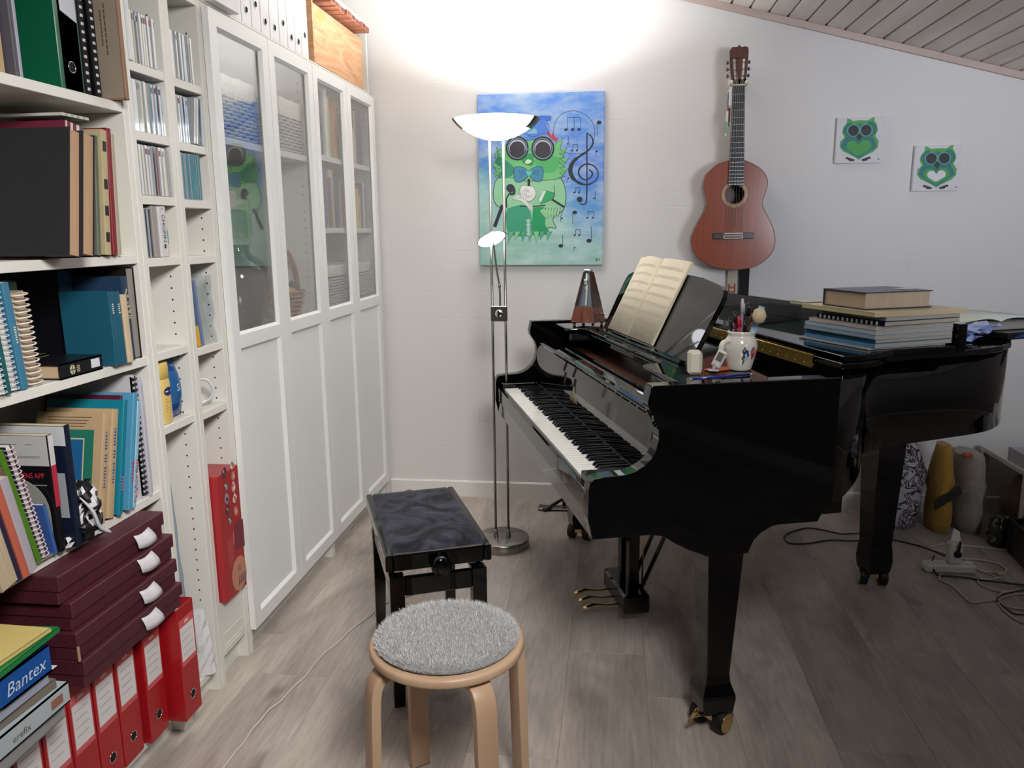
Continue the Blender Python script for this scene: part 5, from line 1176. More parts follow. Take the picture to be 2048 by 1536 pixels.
for s in (-1, 1):
    G().box(-lx+.043, lx-.043, s*(ly-.012)-.009, s*(ly-.012)+.009, .345, .402, bev=.003).ob('apron', BLACK, bn)
    G().box(s*(lx-.012)-.009, s*(lx-.012)+.009, -ly+.043, ly-.043, .345, .402, bev=.003).ob('apron', BLACK, bn)
    g = G(); g.lathe([(0, 0), (.012, 0), (.012, .012), (.026, .014), (.029, .02), (.029, .034), (.024, .040), (0, .042)], n=28)
    o = g.ob('height_knob', BLACK, bn, loc=(s*(hl-.002), 0, .445), rot=(0, s*math.pi/2, 0))
g = G(); g.cyl((-hl+.02, 0, .445), (hl-.02, 0, .445), .008, 10)
for s in (-1, 1):
    for x in (-.17, .17): g.box(x-.012, x+.012, s*.10-.003, s*.10+.003, .40, .44)
    g.box(-.2, .2, s*.10-.004, s*.10+.004, .405, .42)
g.ob('lifting_mechanism', mat('dark_steel', '#3a3a3c', .35, .9), bn)
# ------------------------------------------------------------------ stool
sp_ = (.785, -.636, 0)
so = thing('stool', 'round birch stool with four bent legs in the foreground', 'stool', sp_)
g = G(); g.lathe([(0, .428), (.170, .428), (.1755, .431), (.1775, .435), (.1775, .446), (.1755, .450), (.170, .452), (0, .452)], n=64); g.ob('seat', BIRCH, so)
for k, a in enumerate([127, 37, -53, -143]):
    g = G(); path = [(.085, .4275), (.135, .4275), (.158, .424), (.176, .412), (.188, .395), (.1935, .370), (.196, .33), (.206, 0)]
    prf = [(x, z) for x, z in path]; g.ribbon(prf, 'y', -.025, .025, -.024 if False else -.022)
    o = g.ob('leg', BIRCH, so, rot=(0, 0, math.radians(a)), bev=.0025)
for k, a in enumerate([127]):
    g = G().col('#151012').box(.184, .207, -.025, .025, -.0, .003)
    g.ob('felt_glide', MATTE, so, rot=(0, 0, math.radians(a)))
# fleece pad: base disc plus wool tufts
rr = random.Random(11)
def padm():
    m, N, L, P = newmat('grey_wool_fleece'); a = N.new('ShaderNodeAttribute'); a.attribute_name = 'Col'; L.new(a.outputs['Color'], P.inputs['Base Color']); P.inputs['Roughness'].default_value = .95; P.inputs['Sheen Weight'].default_value = .3; return m
PADM = padm()
g = G().col('#8b8b8d'); g.lathe([(0, 0), (.156, 0), (.163, .004), (.161, .010), (0, .013)], n=48)
pd = g.ob('seat_pad', PADM, None, (.785, -.636, .4528), None, 'round grey fluffy fleece pad lying on the birch stool', 'seat pad')
g = G()
for k in range(26000):
    r = .163*math.sqrt(rr.random()); a = rr.uniform(0, 6.2832); x, y = r*math.cos(a), r*math.sin(a); z = .0095 if r < .156 else .0065
    q = rr.uniform(0, 6.2832); out = max(0, (r-.136)/.027)*.007; tx = rr.uniform(-.003, .003)+out*math.cos(a); ty = rr.uniform(-.003, .003)+out*math.sin(a); w = .0009
    c = rr.uniform(.34, .85); g.c = (c*.98, c*.985, c)
    p0 = (x+w*math.cos(q), y+w*math.sin(q), z); p1 = (x-w*math.cos(q), y-w*math.sin(q), z); p2 = (x+tx, y+ty, z+rr.uniform(.004, .0115))
    vs = [g.bm.verts.new(p) for p in (p0, p1, p2)]; f = g.bm.faces.new(vs)
    for l in f.loops: l[g.lay] = (*g.c, 1)
g.ob('wool_tufts', PADM, pd, kind='stuff', normals=False)
# ------------------------------------------------------------------ floor lamp
LX, LY = .684, .992
la = thing('floor_lamp', 'brushed steel uplighter floor lamp with two poles and a small reading arm', 'lamp', (LX, LY, 0))
g = G(); g.lathe([(0, 0), (.116, 0), (.119, .002), (.119, .038), (.116, .041), (0, .041)], n=64); g.ob('base', STEEL, la)
for x0, x1 in ((-.028, -.031), (.028, .025)):
    g = G(); g.tube([(x0, 0, .041), (x1, 0, 1.738)], .0056, 16); g.ob('pole', STEEL, la)
    g = G(); g.lathe([(.0, .041), (.0105, .041), (.010, .052), (.0075, .07), (.0075, .075), (0, .075)], (x0, 0, 0), 18); g.ob('pole_socket', STEEL, la)
bowlp = [(0, 1.728), (.04, 1.730), (.08, 1.742), (.12, 1.762), (.15, 1.784), (.168, 1.803), (.172, 1.808), (.168, 1.808), (.148, 1.790), (.118, 1.769), (.078, 1.750), (.04, 1.738), (0, 1.736)]
g = G(); g.lathe(bowlp, (-.003, 0, 0), 64); g.ob('glass_bowl', BOWL, la)
for s in (0, math.pi):
    g = G()
    rows = []
    for k in range(9):
        a = s-.42+.84*k/8; rows.append([g.v((-.003+r*math.cos(a), r*math.sin(a), z)) for r, z in ((.136-.0*k, 1.771), (.156, 1.788), (.174, 1.8085), (.176, 1.810), (.177, 1.807), (.158, 1.785), (.138, 1.768))])
    for A, B in zip(rows, rows[1:]):
        for i in range(7): g.f([A[i], A[(i+1) % 7], B[(i+1) % 7], B[i]], True)
    g.f(rows[0]); g.f(rows[-1]); g.ob('bowl_clip', mat('dark_metal_clip', '#55524e', .3, .9), la)
g = G(); g.box(-.036, .034, -.010, .010, .997, 1.062, bev=.003); cl = g.ob('clamp_block', STEEL, la)
g = G(); g.lathe([(0, 0), (.016, 0), (.017, .002), (.016, .010), (.013, .012), (0, .012)], n=24); g.box(-.0035, .0035, -.015, .015, .010, .016, bev=.001); g.ob('dimmer_knob', CHROME, cl, loc=(.0, -.0105, 1.031), rot=(math.pi/2, 0, 0))
g = G(); g.tube(smoothpath([(.004, -.004, 1.062), (.004, -.012, 1.14), (-.004, -.02, 1.20), (-.018, -.035, 1.335)], 4), .0042, 10); g.tube([(.004, -.0125, 1.14), (.003, -.014, 1.155)], .0062, 12); g.ob('reading_arm', STEEL, la)
RH = Matrix.Translation((-.022, -.045, 1.338)) @ Matrix.Rotation(-.42, 4, 'Y') @ Matrix.Rotation(-.40, 4, 'X')
g = G(); g.T = RH; g.lathe([(0, .020), (.018, .019), (.045, .010), (.060, 0), (.058, -.001), (.0, -.001)], n=40); hd = g.ob('reading_head', STEEL, la)
g = G(); g.T = RH; g.lathe([(0, -.012), (.03, -.010), (.052, -.005), (.0575, -.0015), (0, -.0015)], n=40); g.ob('reading_lens', READ, hd)
# ------------------------------------------------------------------ cables
WCAB = mat('white_cable_sheath', '#cfc9c2', .45); BCAB = mat('black_cable_sheath', '#0f0f10', .4); BRC = mat('brown_cable_sheath', '#3a2a22', .4)
def cable(label, pts, r, m, cat='cable', ends=None, name='cable'):
    P_ = [(*p, r+.0005) if len(p) == 2 else p for p in pts]
    return G().tube(smoothpath(P_, 6), r, 8).ob(name, m, None, None, None, label, cat)
white = [(0.58, .93), (.56, .84), (.50, .70), (0.427, 0.498), (0.32, 0.382), (0.294, 0.28), (0.259, 0.184), (0.244, 0.091), (0.222, 0.021), (0.215, -0.053), (0.212, -0.122), (0.198, -0.182), (0.19, -0.253), (0.174, -0.299), (0.17, -0.35), (0.166, -0.398), (0.168, -0.457), (0.164, -0.501), (0.164, -0.6), (.17, -.9)]
cable('thin white cable winding across the floor between bench and cabinets', white, .0024, WCAB)
bl = [(2.6, .98), (2.52, 1.13), (2.42, 1.21), (2.295, 1.278), (2.201, 1.268), (2.133, 1.305), (2.068, 1.326), (1.995, 1.28), (1.95, 1.233), (1.932, 1.179), (1.948, 1.13), (2.024, 1.137), (2.125, 1.184), (2.239, 1.189), (2.34, 1.22, .008), (2.37, 1.245, .008), (2.395, 1.235, .10), (2.385, 1.245, .2), (2.401, 1.25, .317), (2.436, 1.25, .459), (2.44, 1.22, .62), (2.43, 1.15, .72)]
cable('black cable looped on the floor and rising to the piano', bl, .0032, BCAB)
cw = [('rearmost white cable running right from the power strip', [(2.54, 1.15), (2.607, 1.19), (2.676, 1.183), (2.746, 1.17), (2.812, 1.149), (2.90, 1.127)]),
 ('white cable crossing over the plugged strip and leaving at right', [(2.53, 1.12), (2.566, 1.098), (2.60, 1.06), (2.63, 1.03), (2.636, 0.935), (2.669, 0.879), (2.708, 0.816), (2.78, 0.74)]),
 ('white cable making a wide loop behind the power strip', [(2.609, 1.031), (2.685, 1.026), (2.743, 0.994), (2.75, 0.946), (2.743, 0.922), (2.71, 0.889), (2.679, 0.904), (2.636, 0.911)]),
 ('white cable sweeping furthest forward over the floor', [(2.47, .86), (2.447, 0.811), (2.467, 0.779), (2.477, 0.737), (2.478, 0.674), (2.484, 0.624), (2.515, 0.628), (2.592, 0.656), (2.643, 0.692), (2.74, 0.731)]),
 ('white cable with narrow hairpin bend right of the strip', [(2.75, 0.70), (2.626, 0.731), (2.594, 0.76), (2.585, 0.792), (2.6, 0.827), (2.65, 0.837), (2.692, 0.859), (2.695, 0.888)]),
 ('white cable coiled at the right edge of the photo', [(2.72, 0.57), (2.649, .583), (2.6, 0.597), (2.592, 0.646), (2.62, 0.699), (2.658, 0.724), (2.76, 0.753)]),
 ('white cable nearest the camera at the right edge', [(2.66, .42), (2.599, 0.477), (2.581, 0.511), (2.575, 0.576), (2.585, 0.646)])]
for i, (lb, p) in enumerate(cw): cable(lb, [(*q, .0038+.0006*(i % 3)*1) for q in p], .0034, WCAB)
cable('black cable plugged at the left end of the power strip', [(2.475, .95, .046), (2.45, .90, .03), (2.455, 0.855, .006), (2.499, 0.845, .006), (2.56, .835, .006), (2.595, 0.82, .006), (2.632, 0.797, .012), (2.76, 0.775, .012)], .0036, BCAB)
cable('thin brown cable among the white ones', [(2.70, .54), (2.63, 0.544), (2.599, 0.55), (2.588, 0.616), (2.587, 0.65, .012), (2.657, 0.703, .012), (2.74, 0.74, .012)], .0026, BRC)
t = thing('power_strip', 'white power strip lying on the floor beside the piano tail leg', 'power strip', (2.515, .905, 0), (0, 0, .02))
G().box(-.095, .10, -.028, .028, 0.001, .038, bev=.008).ob('housing', BRIGHTW, t)
for x in (-.06, -.02, .075):
    g = G(); g.lathe([(.018, 0), (.020, .002), (.018, .003), (.012, -.002), (0, -.002)], (x, 0, .0375), 16); g.ob('socket', BRIGHTW, t)
t = thing('power_adapter', 'upright white plug adapter standing on the power strip', 'adapter', (2.535, .905, .039), (0, 0, .1))
G().box(-.028, .022, -.02, .02, 0, .088, bev=.006).ob('housing', BRIGHTW, t)
g = G(); g.tube([(-.002, -.021, .045), (-.002, -.034, .045)], [.015, .012], 12); g.tube([(-.002, -.028, .05), (.0, -.032, .10)], .005, 8); g.ob('black_plug', RUBBER, t)
g = G(); g.prism([(-.02, .09), (.02, .092), (.012, .13), (-.012, .145)], 'y', .004, .008); g.ob('paper_tag', TRIMM, t)
t = thing('clear_connector', 'small shiny clear connector lying on the white cables', 'connector', (2.70, .87, .010))
G().box(-.018, .018, -.008, .008, 0, .012, bev=.003).ob('shell', mat('shiny_connector', '#c9c79a', .15), t)
# ------------------------------------------------------------------ guitar on the wall
GY = 1.512
gt = thing('guitar', 'classical guitar with reddish cedar top hanging on the back wall', 'guitar', (0, 0, 0))
gL = [(1.666, 1.670), (1.645, 1.664), (1.615, 1.654), (1.59, 1.633), (1.571, 1.612), (1.561, 1.582), (1.562, 1.551), (1.572, 1.516), (1.577, 1.486), (1.571, 1.456), (1.554, 1.421), (1.531, 1.377), (1.517, 1.337), (1.514, 1.306), (1.526, 1.265), (1.556, 1.230), (1.592, 1.207), (1.642, 1.190), (1.691, 1.184)]
gR = [(1.731, 1.670), (1.748, 1.665), (1.774, 1.654), (1.809, 1.631), (1.83, 1.607), (1.841, 1.577), (1.839, 1.547), (1.828, 1.512), (1.822, 1.483), (1.832, 1.452), (1.852, 1.417), (1.874, 1.373), (1.885, 1.334), (1.888, 1.303), (1.879, 1.264), (1.851, 1.229), (1.822, 1.207), (1.785, 1.191), (1.74, 1.184)]
loop = gL+gR[::-1]
lp3 = smoothpath([(x, 0, z) for x, z in loop]+[(loop[0][0], 0, loop[0][1])], 3)[:-1]
def centre(pts, d):
    out = []; n = len(pts)
    for i in range(n):
        t_ = (pts[(i+1) % n]-pts[i-1]).normalized(); out.append(pts[i]+Vector((-t_.z, 0, t_.x))*d)
    return out
HC = (1.700, 1.522); HR = .041
g = G(); n = 48
# soundboard as ring between outline and hole
ol = lp3; N_ = len(ol)
hole = []
for p in ol:
    a = math.atan2(p.z-HC[1], p.x-HC[0]); hole.append((HC[0]+HR*math.cos(a), HC[1]+HR*math.sin(a)))
A = [g.v((p.x, GY, p.z)) for p in ol]; B = [g.v((x, GY, z)) for x, z in hole]; A2 = [g.v((p.x, GY+.003, p.z)) for p in ol]; B2 = [g.v((x, GY+.003, z)) for x, z in hole]
for i in range(N_):
    j = (i+1) % N_; g.f([A[i], A[j], B[j], B[i]]); g.f([B[i], B[j], B2[j], B2[i]]); g.f([A[i], A[j], A2[j], A2[i]])
g.ob('soundboard', CEDAR, gt)
g = G(); A = [g.v((p.x, GY+.003, p.z)) for p in ol]; B = [g.v((p.x, GY+.095, p.z)) for p in ol]; C_ = [g.v((p.x, GY-.0004, p.z)) for p in centre(ol, .0)]
for i in range(N_): g.f([A[i], A[(i+1) % N_], B[(i+1) % N_], B[i]], True)
g.f(B); g.ob('body_sides', ROSEW, gt)
g = G(); g.tube([Vector((p.x, GY+.0015, p.z)) for p in ol], .0022, 6, closed=True); g.ob('edge_binding', mat('dark_binding', '#6a3a2a', .3), gt)
def ring(r0, r1, y, name, m):
    g = G(); A = [g.v((HC[0]+r0*math.cos(a), y, HC[1]+r0*math.sin(a))) for a in [2*math.pi*k/48 for k in range(48)]]; B = [g.v((HC[0]+r1*math.cos(a), y, HC[1]+r1*math.sin(a))) for a in [2*math.pi*k/48 for k in range(48)]]
    for k in range(48): g.f([A[k], A[(k+1) % 48], B[(k+1) % 48], B[k]])
    return g.ob(name, m, gt)
ring(.0445, .061, GY-.0004, 'rosette', mat('rosette_inlay', '#b98a52', .35, noise=.5, nscale=220)); ring(.0425, .0452, GY-.0006, 'rosette_ring', mat('rosette_dark', '#5a2a1c', .35)); ring(.0588, .063, GY-.0006, 'rosette_ring', mat('rosette_dark_outer', '#5a2a1c', .35))
# neck frame: from bridge (1.70,1.334) up to nut (1.697,1.992)
FB = mat('ebony_fretboard', '#1c1a1c', .4, noise=.2, nscale=30); 
g = G(); zb_, zt_ = 1.562, 1.992
def fx(z): u = (z-zb_)/(zt_-zb_); return (1.668+(1.6725-1.668)*u, 1.738+(1.7225-1.738)*u)
for z0, z1 in ((zb_, zt_),):
    l0, r0 = fx(z0); l1, r1 = fx(z1); g.prism([(l0, z0), (r0, z0), (r1, z1), (l1, z1)], 'y', GY-.006, GY+.0)
g.ob('fretboard', FB, gt)
g = G(); l0, r0 = fx(1.665); l1, r1 = fx(zt_); g.prism([(l0+.002, 1.665), (r0-.002, 1.665), (r1-.001, zt_), (l1+.001, zt_)], 'y', GY, GY+.02)
g.prism([(1.672, 1.66), (1.734, 1.66), (1.722, 1.70), (1.684, 1.70)], 'y', GY+.015, GY+.09); g.ob('neck', ROSEW, gt)
SL = (zt_-1.334); FRET = mat('fret_silver', '#b8b8b4', .25, 1)
g = G(); g.box(1.6985, 1.7005, 0, .001, 0, .001); g.bm.clear()
for k in range(1, 20):
    z = 1.334+SL*(2**(-k/12)); 
    if z < zb_: break
    l, r = fx(z); q = G(); q.box(l, r, GY-.0072, GY-.006, z-.0009, z+.0009); q.ob('fret', FRET, gt)
G().box(1.672, 1.723, GY-.0075, GY+.004, zt_, zt_+.005).ob('nut', mat('bone', '#e8e2cf', .3), gt)
g = G(); ph = [(1.674, zt_+.005), (1.722, zt_+.005), (1.726, 2.012), (1.730, 2.04), (1.7315, 2.09), (1.733, 2.138), (1.730, 2.150), (1.722, 2.1545), (1.712, 2.155), (1.706, 2.152), (1.699, 2.155), (1.692, 2.163), (1.685, 2.156), (1.678, 2.153), (1.668, 2.155), (1.658, 2.151), (1.652, 2.140), (1.6545, 2.10), (1.658, 2.05), (1.664, 2.015)]
# headstock with two string slots: built from strips
def strip(p, name='headstock'): return p
outl = ph
g = G()
def sect(z, cols_):
    return [g.v((x, GY-.002, z)) for x in cols_]
lev = [(1.997, (1.674, 1.6805, 1.6905, 1.7055, 1.7155, 1.722)), (2.018, (1.664, 1.6765, 1.6875, 1.7065, 1.7175, 1.7275)), (2.060, (1.6575, 1.6715, 1.6825, 1.7085, 1.7195, 1.7305)), (2.108, (1.6535, 1.6665, 1.6785, 1.7095, 1.7210, 1.7325))]
fr_ = []; bk = []
for z, xs in lev: fr_.append([g.v((x, GY-.002, z)) for x in xs]); bk.append([g.v((x, GY+.018, z)) for x in xs])
for i in range(3):
    for j in (0, 2, 4):
        g.f([fr_[i][j], fr_[i][j+1], fr_[i+1][j+1], fr_[i+1][j]]); g.f([bk[i][j], bk[i+1][j], bk[i+1][j+1], bk[i][j+1]])
        g.f([fr_[i][j], fr_[i+1][j], bk[i+1][j], bk[i][j]]); g.f([fr_[i][j+1], bk[i][j+1], bk[i+1][j+1], fr_[i+1][j+1]])
g.prism([(1.6535, 2.106), (1.7325, 2.106), (1.733, 2.138), (1.730, 2.150), (1.722, 2.1545), (1.712, 2.155), (1.706, 2.152), (1.699, 2.155), (1.692, 2.163), (1.685, 2.156), (1.678, 2.153), (1.668, 2.155), (1.658, 2.151), (1.652, 2.140)], 'y', GY-.002, GY+.018)
g.prism([(1.674, 1.995), (1.722, 1.995), (1.7275, 2.0185), (1.664, 2.0185)], 'y', GY-.002, GY+.018)
g.ob('headstock', ROSEW, gt)
for s in (-1, 1):
    for k in range(3):
        z = 2.035+k*.028; xc = 1.693+(-.0165 if s < 0 else .021); 
        g = G(); g.cyl((xc-.008, GY+.008, z), (xc+.008, GY+.008, z), .0045, 10); g.ob('string_roller', mat('bone_roller', '#d8d2c6', .3) if (s < 0 and k == 0) else bpy.data.materials['bone_roller'], gt)
        x0 = (1.654-.001*k) if s < 0 else 1.731+.0008*k
        g = G(); g.cyl((x0, GY+.010, z), (x0+s*.006, GY+.010, z), .003, 8); g.tube([(x0+s*.007, GY+.010, z-.007), (x0+s*.007, GY+.010, z+.007)], .0042, 8); g.ob('tuning_peg', mat('dark_peg', '#4a4640', .3) if (s < 0 and k == 0) else bpy.data.materials['dark_peg'], gt)
G().box(1.608, 1.792, GY-.007, GY-.0005, 1.322, 1.350, bev=.002).ob('bridge', mat('dark_rosewood_bridge', '#2c1815', .3), gt)
g = G(); g.box(1.657, 1.742, GY-.012, GY-.007, 1.346, 1.3495); g.ob('saddle', mat('saddle_bone', '#e6e0d2', .3), gt)
g = G(); g.box(1.657, 1.742, GY-.0082, GY-.0070, 1.324, 1.338); g.ob('tie_block_inlay', bpy.data.materials['saddle_bone'], gt)
g = G(); g.box(1.660, 1.739, GY-.0088, GY-.0082, 1.3272, 1.3352); g.ob('tie_block', bpy.data.materials['dark_rosewood_bridge'], gt)
STR = mat('guitar_string', '#a9a49c', .3, .6)
for k in range(6):
    u = k/5; xb = 1.664+u*.072; xn = 1.676+u*.043; xr = (1.675+.002*k) if k < 3 else (1.709+.002*(k-3)); zr = 2.035+.028*(k if k < 3 else 5-k)
    g = G(); g.tube([(xb, GY-.0125, 1.348), (xn, GY-.0085, zt_+.004), (xr, GY+.004, zr)], .0007 if k > 2 else .0009, 5); g.ob('string', STR, gt)
t = thing('guitar_wall_hook', 'cream padded two pronged hook holding the guitar headstock', 'hook', (0, 0, 0))
for s in (-1, 1):
    g = G(); x = 1.697+s*.034; g.tube([(x, YW-.015, 2.004), (x, GY+.02, 2.000), (x, GY-.006, 2.004), (x+s*.002, GY-.012, 2.010)], [.008, .0085, .010, .008], 12); g.ob('padded_prong', mat('cream_foam', '#dcd8c6', .7), t)
G().box(1.665, 1.729, YW-.022, YW-.001, 1.975, 2.04, bev=.004).ob('wall_plate', TRIMM, t)
# straps and tags hanging from the guitar
BLKST = mat('black_woven_strap', '#1a1a1c', .8, bump=.4, bscale=400)
g = G(); g.prism([(GY+.097, 1.15), (YW-.003, 1.15), (YW-.003, 1.62), (GY+.097, 1.62)], 'x', 1.738, 1.7385) if False else g.box(1.752, 1.798, 1.612, 1.6155, .93, 1.60); g.ob('guitar_strap', BLKST, None, None, None, 'black strap hanging down the wall behind the guitar', 'strap')
g = G().col('#c3bba8').box(1.697, 1.738, 1.606, 1.609, .90, 1.25, bev=.0008); o = g.ob('guitar_strap', CLOTH, None, None, None, 'beige strap with orange woven pattern hanging below the guitar', 'strap')
g = G().col('#a5603a').box(1.701, 1.734, 1.6045, 1.6065, .92, 1.11)
g.col('#5a2c1c')
for x in (1.704, 1.731): g.box(x-.0015, x+.0015, 1.604, 1.605, .92, 1.11)
g.col('#dcc9ac')
for k in range(9):
    z = .93+k*.021
    for s in (-1, 1): g.prism([(1.7175+s*.002, z), (1.7175+s*.010, z+.005), (1.7175+s*.006, z+.013), (1.7175+s*.001, z+.009)], 'y', 1.6035, 1.605)
g.ob('woven_pattern', PRINT, o)
g = G().col('#3a2a1e').tube(smoothpath([(1.664, GY+.01, 2.0), (1.655, GY+.01, 1.95), (1.656, GY+.012, 1.89), (1.664, GY+.02, 1.82)]), .0018, 6); g.col('#6a3a24').box(1.656, 1.667, GY+.01, GY+.013, 1.84, 1.90)
o = g.ob('neck_cord', MATTE, None, None, None, 'brown cord with paper tags hanging left of the guitar neck', 'cord')
g = G().col('#dcdcde').box(1.656, 1.668, GY+.004, GY+.005, 1.91, 1.99); g.col('#d8d2c8').box(1.647, 1.657, GY+.003, GY+.004, 1.84, 1.885); g.col('#7aa884').box(1.644, 1.655, GY+.003, GY+.004, 1.79, 1.84); g.col('#e0e0e0').box(1.645, 1.652, GY+.003, GY+.004, 1.778, 1.789); g.ob('paper_tag', PRINT, o)
g = G().col('#1a1512').prism([(1.723, 1.80), (1.728, 1.76), (1.737, 1.70), (1.738, 1.665), (1.722, 1.665)], 'y', GY+.02, GY+.024); g.ob('leather_lace', MATTE, None, None, None, 'dark leather lace behind the right side of the guitar neck', 'lace')
# ------------------------------------------------------------------ pictures
CANV = mat('coloured_canvas', None, .75, noise=.05, nscale=40, bump=.12, bscale=500)
def canvas_sky(name):
    m, N, L, P = newmat(name); P.inputs['Roughness'].default_value = .6
    tc = N.new('ShaderNodeTexCoord'); sx_ = N.new('ShaderNodeSeparateXYZ'); L.new(tc.outputs['Object'], sx_.inputs[0])
    mp = N.new('ShaderNodeMapping'); mp.inputs['Scale'].default_value = (7, 1, 16); L.new(tc.outputs['Object'], mp.inputs[0])
    n = N.new('ShaderNodeTexNoise'); n.inputs['Scale'].default_value = 1.0; n.inputs['Detail'].default_value = 6; n.inputs['Roughness'].default_value = .6; L.new(mp.outputs[0], n.inputs[0])
    n3 = N.new('ShaderNodeTexNoise'); n3.inputs['Scale'].default_value = 3.5; n3.inputs['Detail'].default_value = 2; L.new(tc.outputs['Object'], n3.inputs[0])
    # height plus a lean to the right drives blue over turquoise
    a = N.new('ShaderNodeMath'); a.operation = 'MULTIPLY_ADD'; a.inputs[1].default_value = .35; L.new(sx_.outputs['X'], a.inputs[0]); L.new(sx_.outputs['Z'], a.inputs[2])
    b = N.new('ShaderNodeMath'); b.operation = 'MULTIPLY_ADD'; b.inputs[1].default_value = .35; L.new(n3.outputs[0], b.inputs[0]); L.new(a.outputs[0], b.inputs[2])
    r = N.new('ShaderNodeValToRGB'); e = r.color_ramp.elements; e[0].position = .30; e[0].color = (*lin('#8fc0b0'), 1); e[1].position = 1.0; e[1].color = (*lin('#5f94e2'), 1)
    for p, c in ((.50, '#97c4bb'), (.62, '#5f9ad2'), (.78, '#4f82de')): x = e.new(p); x.color = (*lin(c), 1)
    L.new(b.outputs[0], r.inputs[0])
    mx = N.new('ShaderNodeMix'); mx.data_type = 'RGBA'; L.new(r.outputs[0], mx.inputs[6]); mx.inputs[7].default_value = (*lin('#c9dbe0'), 1)
    mr = N.new('ShaderNodeMapRange'); mr.inputs[1].default_value = .40; mr.inputs[2].default_value = .72; mr.inputs[4].default_value = .7; L.new(n.outputs[0], mr.inputs[0]); L.new(mr.outputs[0], mx.inputs[0])
    L.new(mx.outputs[2], P.inputs['Base Color']); return m
pt = put('painting', None, None, (.505, 1.598, 1.203), None, 'large blue green painting of an owl in round glasses with music notes', 'painting')
G().box(0, .60, 0, .028, 0, .80, bev=.002).ob('canvas', canvas_sky('painted_sky'), pt)
LAY = [0]
def C2(x, y):
    v = (1455-y)/1320; top = 140-15*(x-215)/975; v = (1457-y)/(1457-top); u = (x-(232-17*v))/((1160+30*v)-(232-17*v)); return u*.60, v*.80
class Pic:
    def __init__(s, f): s.g = G(); s.f = f; s.d = .0006
    def P(s, p): x, z = s.f(*p); return (x, -s.d, z)
    def poly(s, pts, c): s.d += .00002; s.g.col(c).poly([s.P(p) for p in pts])
    def sm(s, pts, c, n=4):
        q = smoothpath([(*p, 0) for p in pts]+[(*pts[0], 0)], n)[:-1]; s.poly([(p.x, p.y) for p in q], c)
    def line(s, pts, w, c='#1c2430', closed=False, smooth=True):
        s.d += .00002; q = [Vector((*p, 0)) for p in pts]
        if closed: q.append(q[0].copy())
        if smooth and len(q) > 2: q = smoothpath(q, 4)
        ws = w if isinstance(w, (list, tuple)) else None; s.g.col(c); L_ = []
        for i, p in enumerate(q):
            t_ = (q[min(i+1, len(q)-1)]-q[max(i-1, 0)]); t_ = t_.normalized() if t_.length else Vector((1, 0, 0)); k = Vector((-t_.y, t_.x, 0))
            wi = (w if ws is None else ws[min(len(ws)-1, int(i/max(1, len(q)-1)*(len(ws)-1)+.5))])/2; L_.append((s.g.v(s.P((p.x+k.x*wi, p.y+k.y*wi))), s.g.v(s.P((p.x-k.x*wi, p.y-k.y*wi)))))
        for A, B in zip(L_, L_[1:]): s.g.f([A[0], A[1], B[1], B[0]])
    def disc(s, x, y, rx, c, ry=None, n=24): s.poly([(x+rx*math.cos(2*math.pi*k/n), y+(ry or rx)*math.sin(2*math.pi*k/n)) for k in range(n)], c)
    def done(s, name, par): return s.g.ob(name, PRINT, par, normals=False)
BK = '#232b36'
p = Pic(C2)
body = [(350, 800), (335, 900), (360, 980), (430, 1030), (430, 1120), (440, 1210), (560, 1215), (640, 1215), (760, 1160), (815, 1165), (790, 1090), (870, 1020), (890, 900), (860, 790), (780, 730), (450, 730)]
p.sm(body, '#8fc79b'); p.line(body, 5, BK, True)
head = [(400, 560), (360, 530), (375, 600), (345, 590), (365, 650), (325, 660), (360, 710), (335, 730), (400, 775), (470, 770), (600, 800), (760, 790), (850, 780), (910, 700), (870, 690), (915, 620), (865, 625), (900, 545), (850, 555), (870, 470), (810, 520), (700, 470), (600, 490), (480, 470)]
p.sm(head, '#6fbf7a', 2); p.line(head, 4, BK, True, False)
p.sm([(380, 600), (350, 650), (400, 700), (380, 760), (470, 760), (500, 700), (440, 640)], '#2f8f6a'); p.sm([(640, 640), (760, 600), (850, 640), (800, 730), (700, 720)], '#4fae63')
p.sm([(560, 600), (640, 590), (640, 680), (560, 650)], '#2c9a58'); p.sm([(440, 1010), (560, 980), (620, 1040), (620, 1210), (450, 1200)], '#3a9a78'); p.sm([(640, 1000), (740, 1010), (730, 1130), (760, 1200), (640, 1215)], '#17955c')
for k in range(7):   # feathers at the feet
    x = 450+k*48; p.poly([(x, 1190), (x+45, 1190), (x+10+((k*37) % 30)-15, 1285-((k*53) % 30))], ['#5fb487', '#7fc88f', '#4aa877'][k % 3]); p.line([(x, 1190), (x+10+((k*37) % 30)-15, 1285-((k*53) % 30)), (x+45, 1190)], 3, BK, False, False)
for k in range(7): p.poly([(690+k*26, 1030+k*6), (730+k*24, 1005), (740+k*18, 1090-k*2)], '#93cf95'); p.line([(690+k*26, 1030+k*6), (740+k*18, 1090-k*2), (730+k*24, 1005)], 3, BK, False, False)
for k in range(6):
    for s, x0 in ((-1, 385), (1, 850)): y = 560+k*36; p.line([(x0, y), (x0+s*(38), y+24), (x0-s*10, y+30)], 4, BK, False, False)
p.line([(785, 940), (875, 1000)], 16, BK, smooth=False); p.line([(540, 990), (640, 992), (735, 985)], 9, BK)
p.line([(407, 980), (345, 1150)], 26, BK, smooth=False); p.line([(440, 1000), (438, 930), (470, 880)], 10, BK)
p.disc(468, 850, 32, BK); p.line([(445, 850), (490, 845), (495, 890), (465, 895)], 20, BK)
p.poly([(720, 868), (805, 890), (790, 940), (700, 975), (680, 940)], '#2f9f62'); p.poly([(712, 870), (740, 872), (700, 965), (678, 945)], '#cfe0d8'); p.line([(720, 868), (805, 890), (790, 940), (700, 975), (680, 940)], 3, BK, True, False)
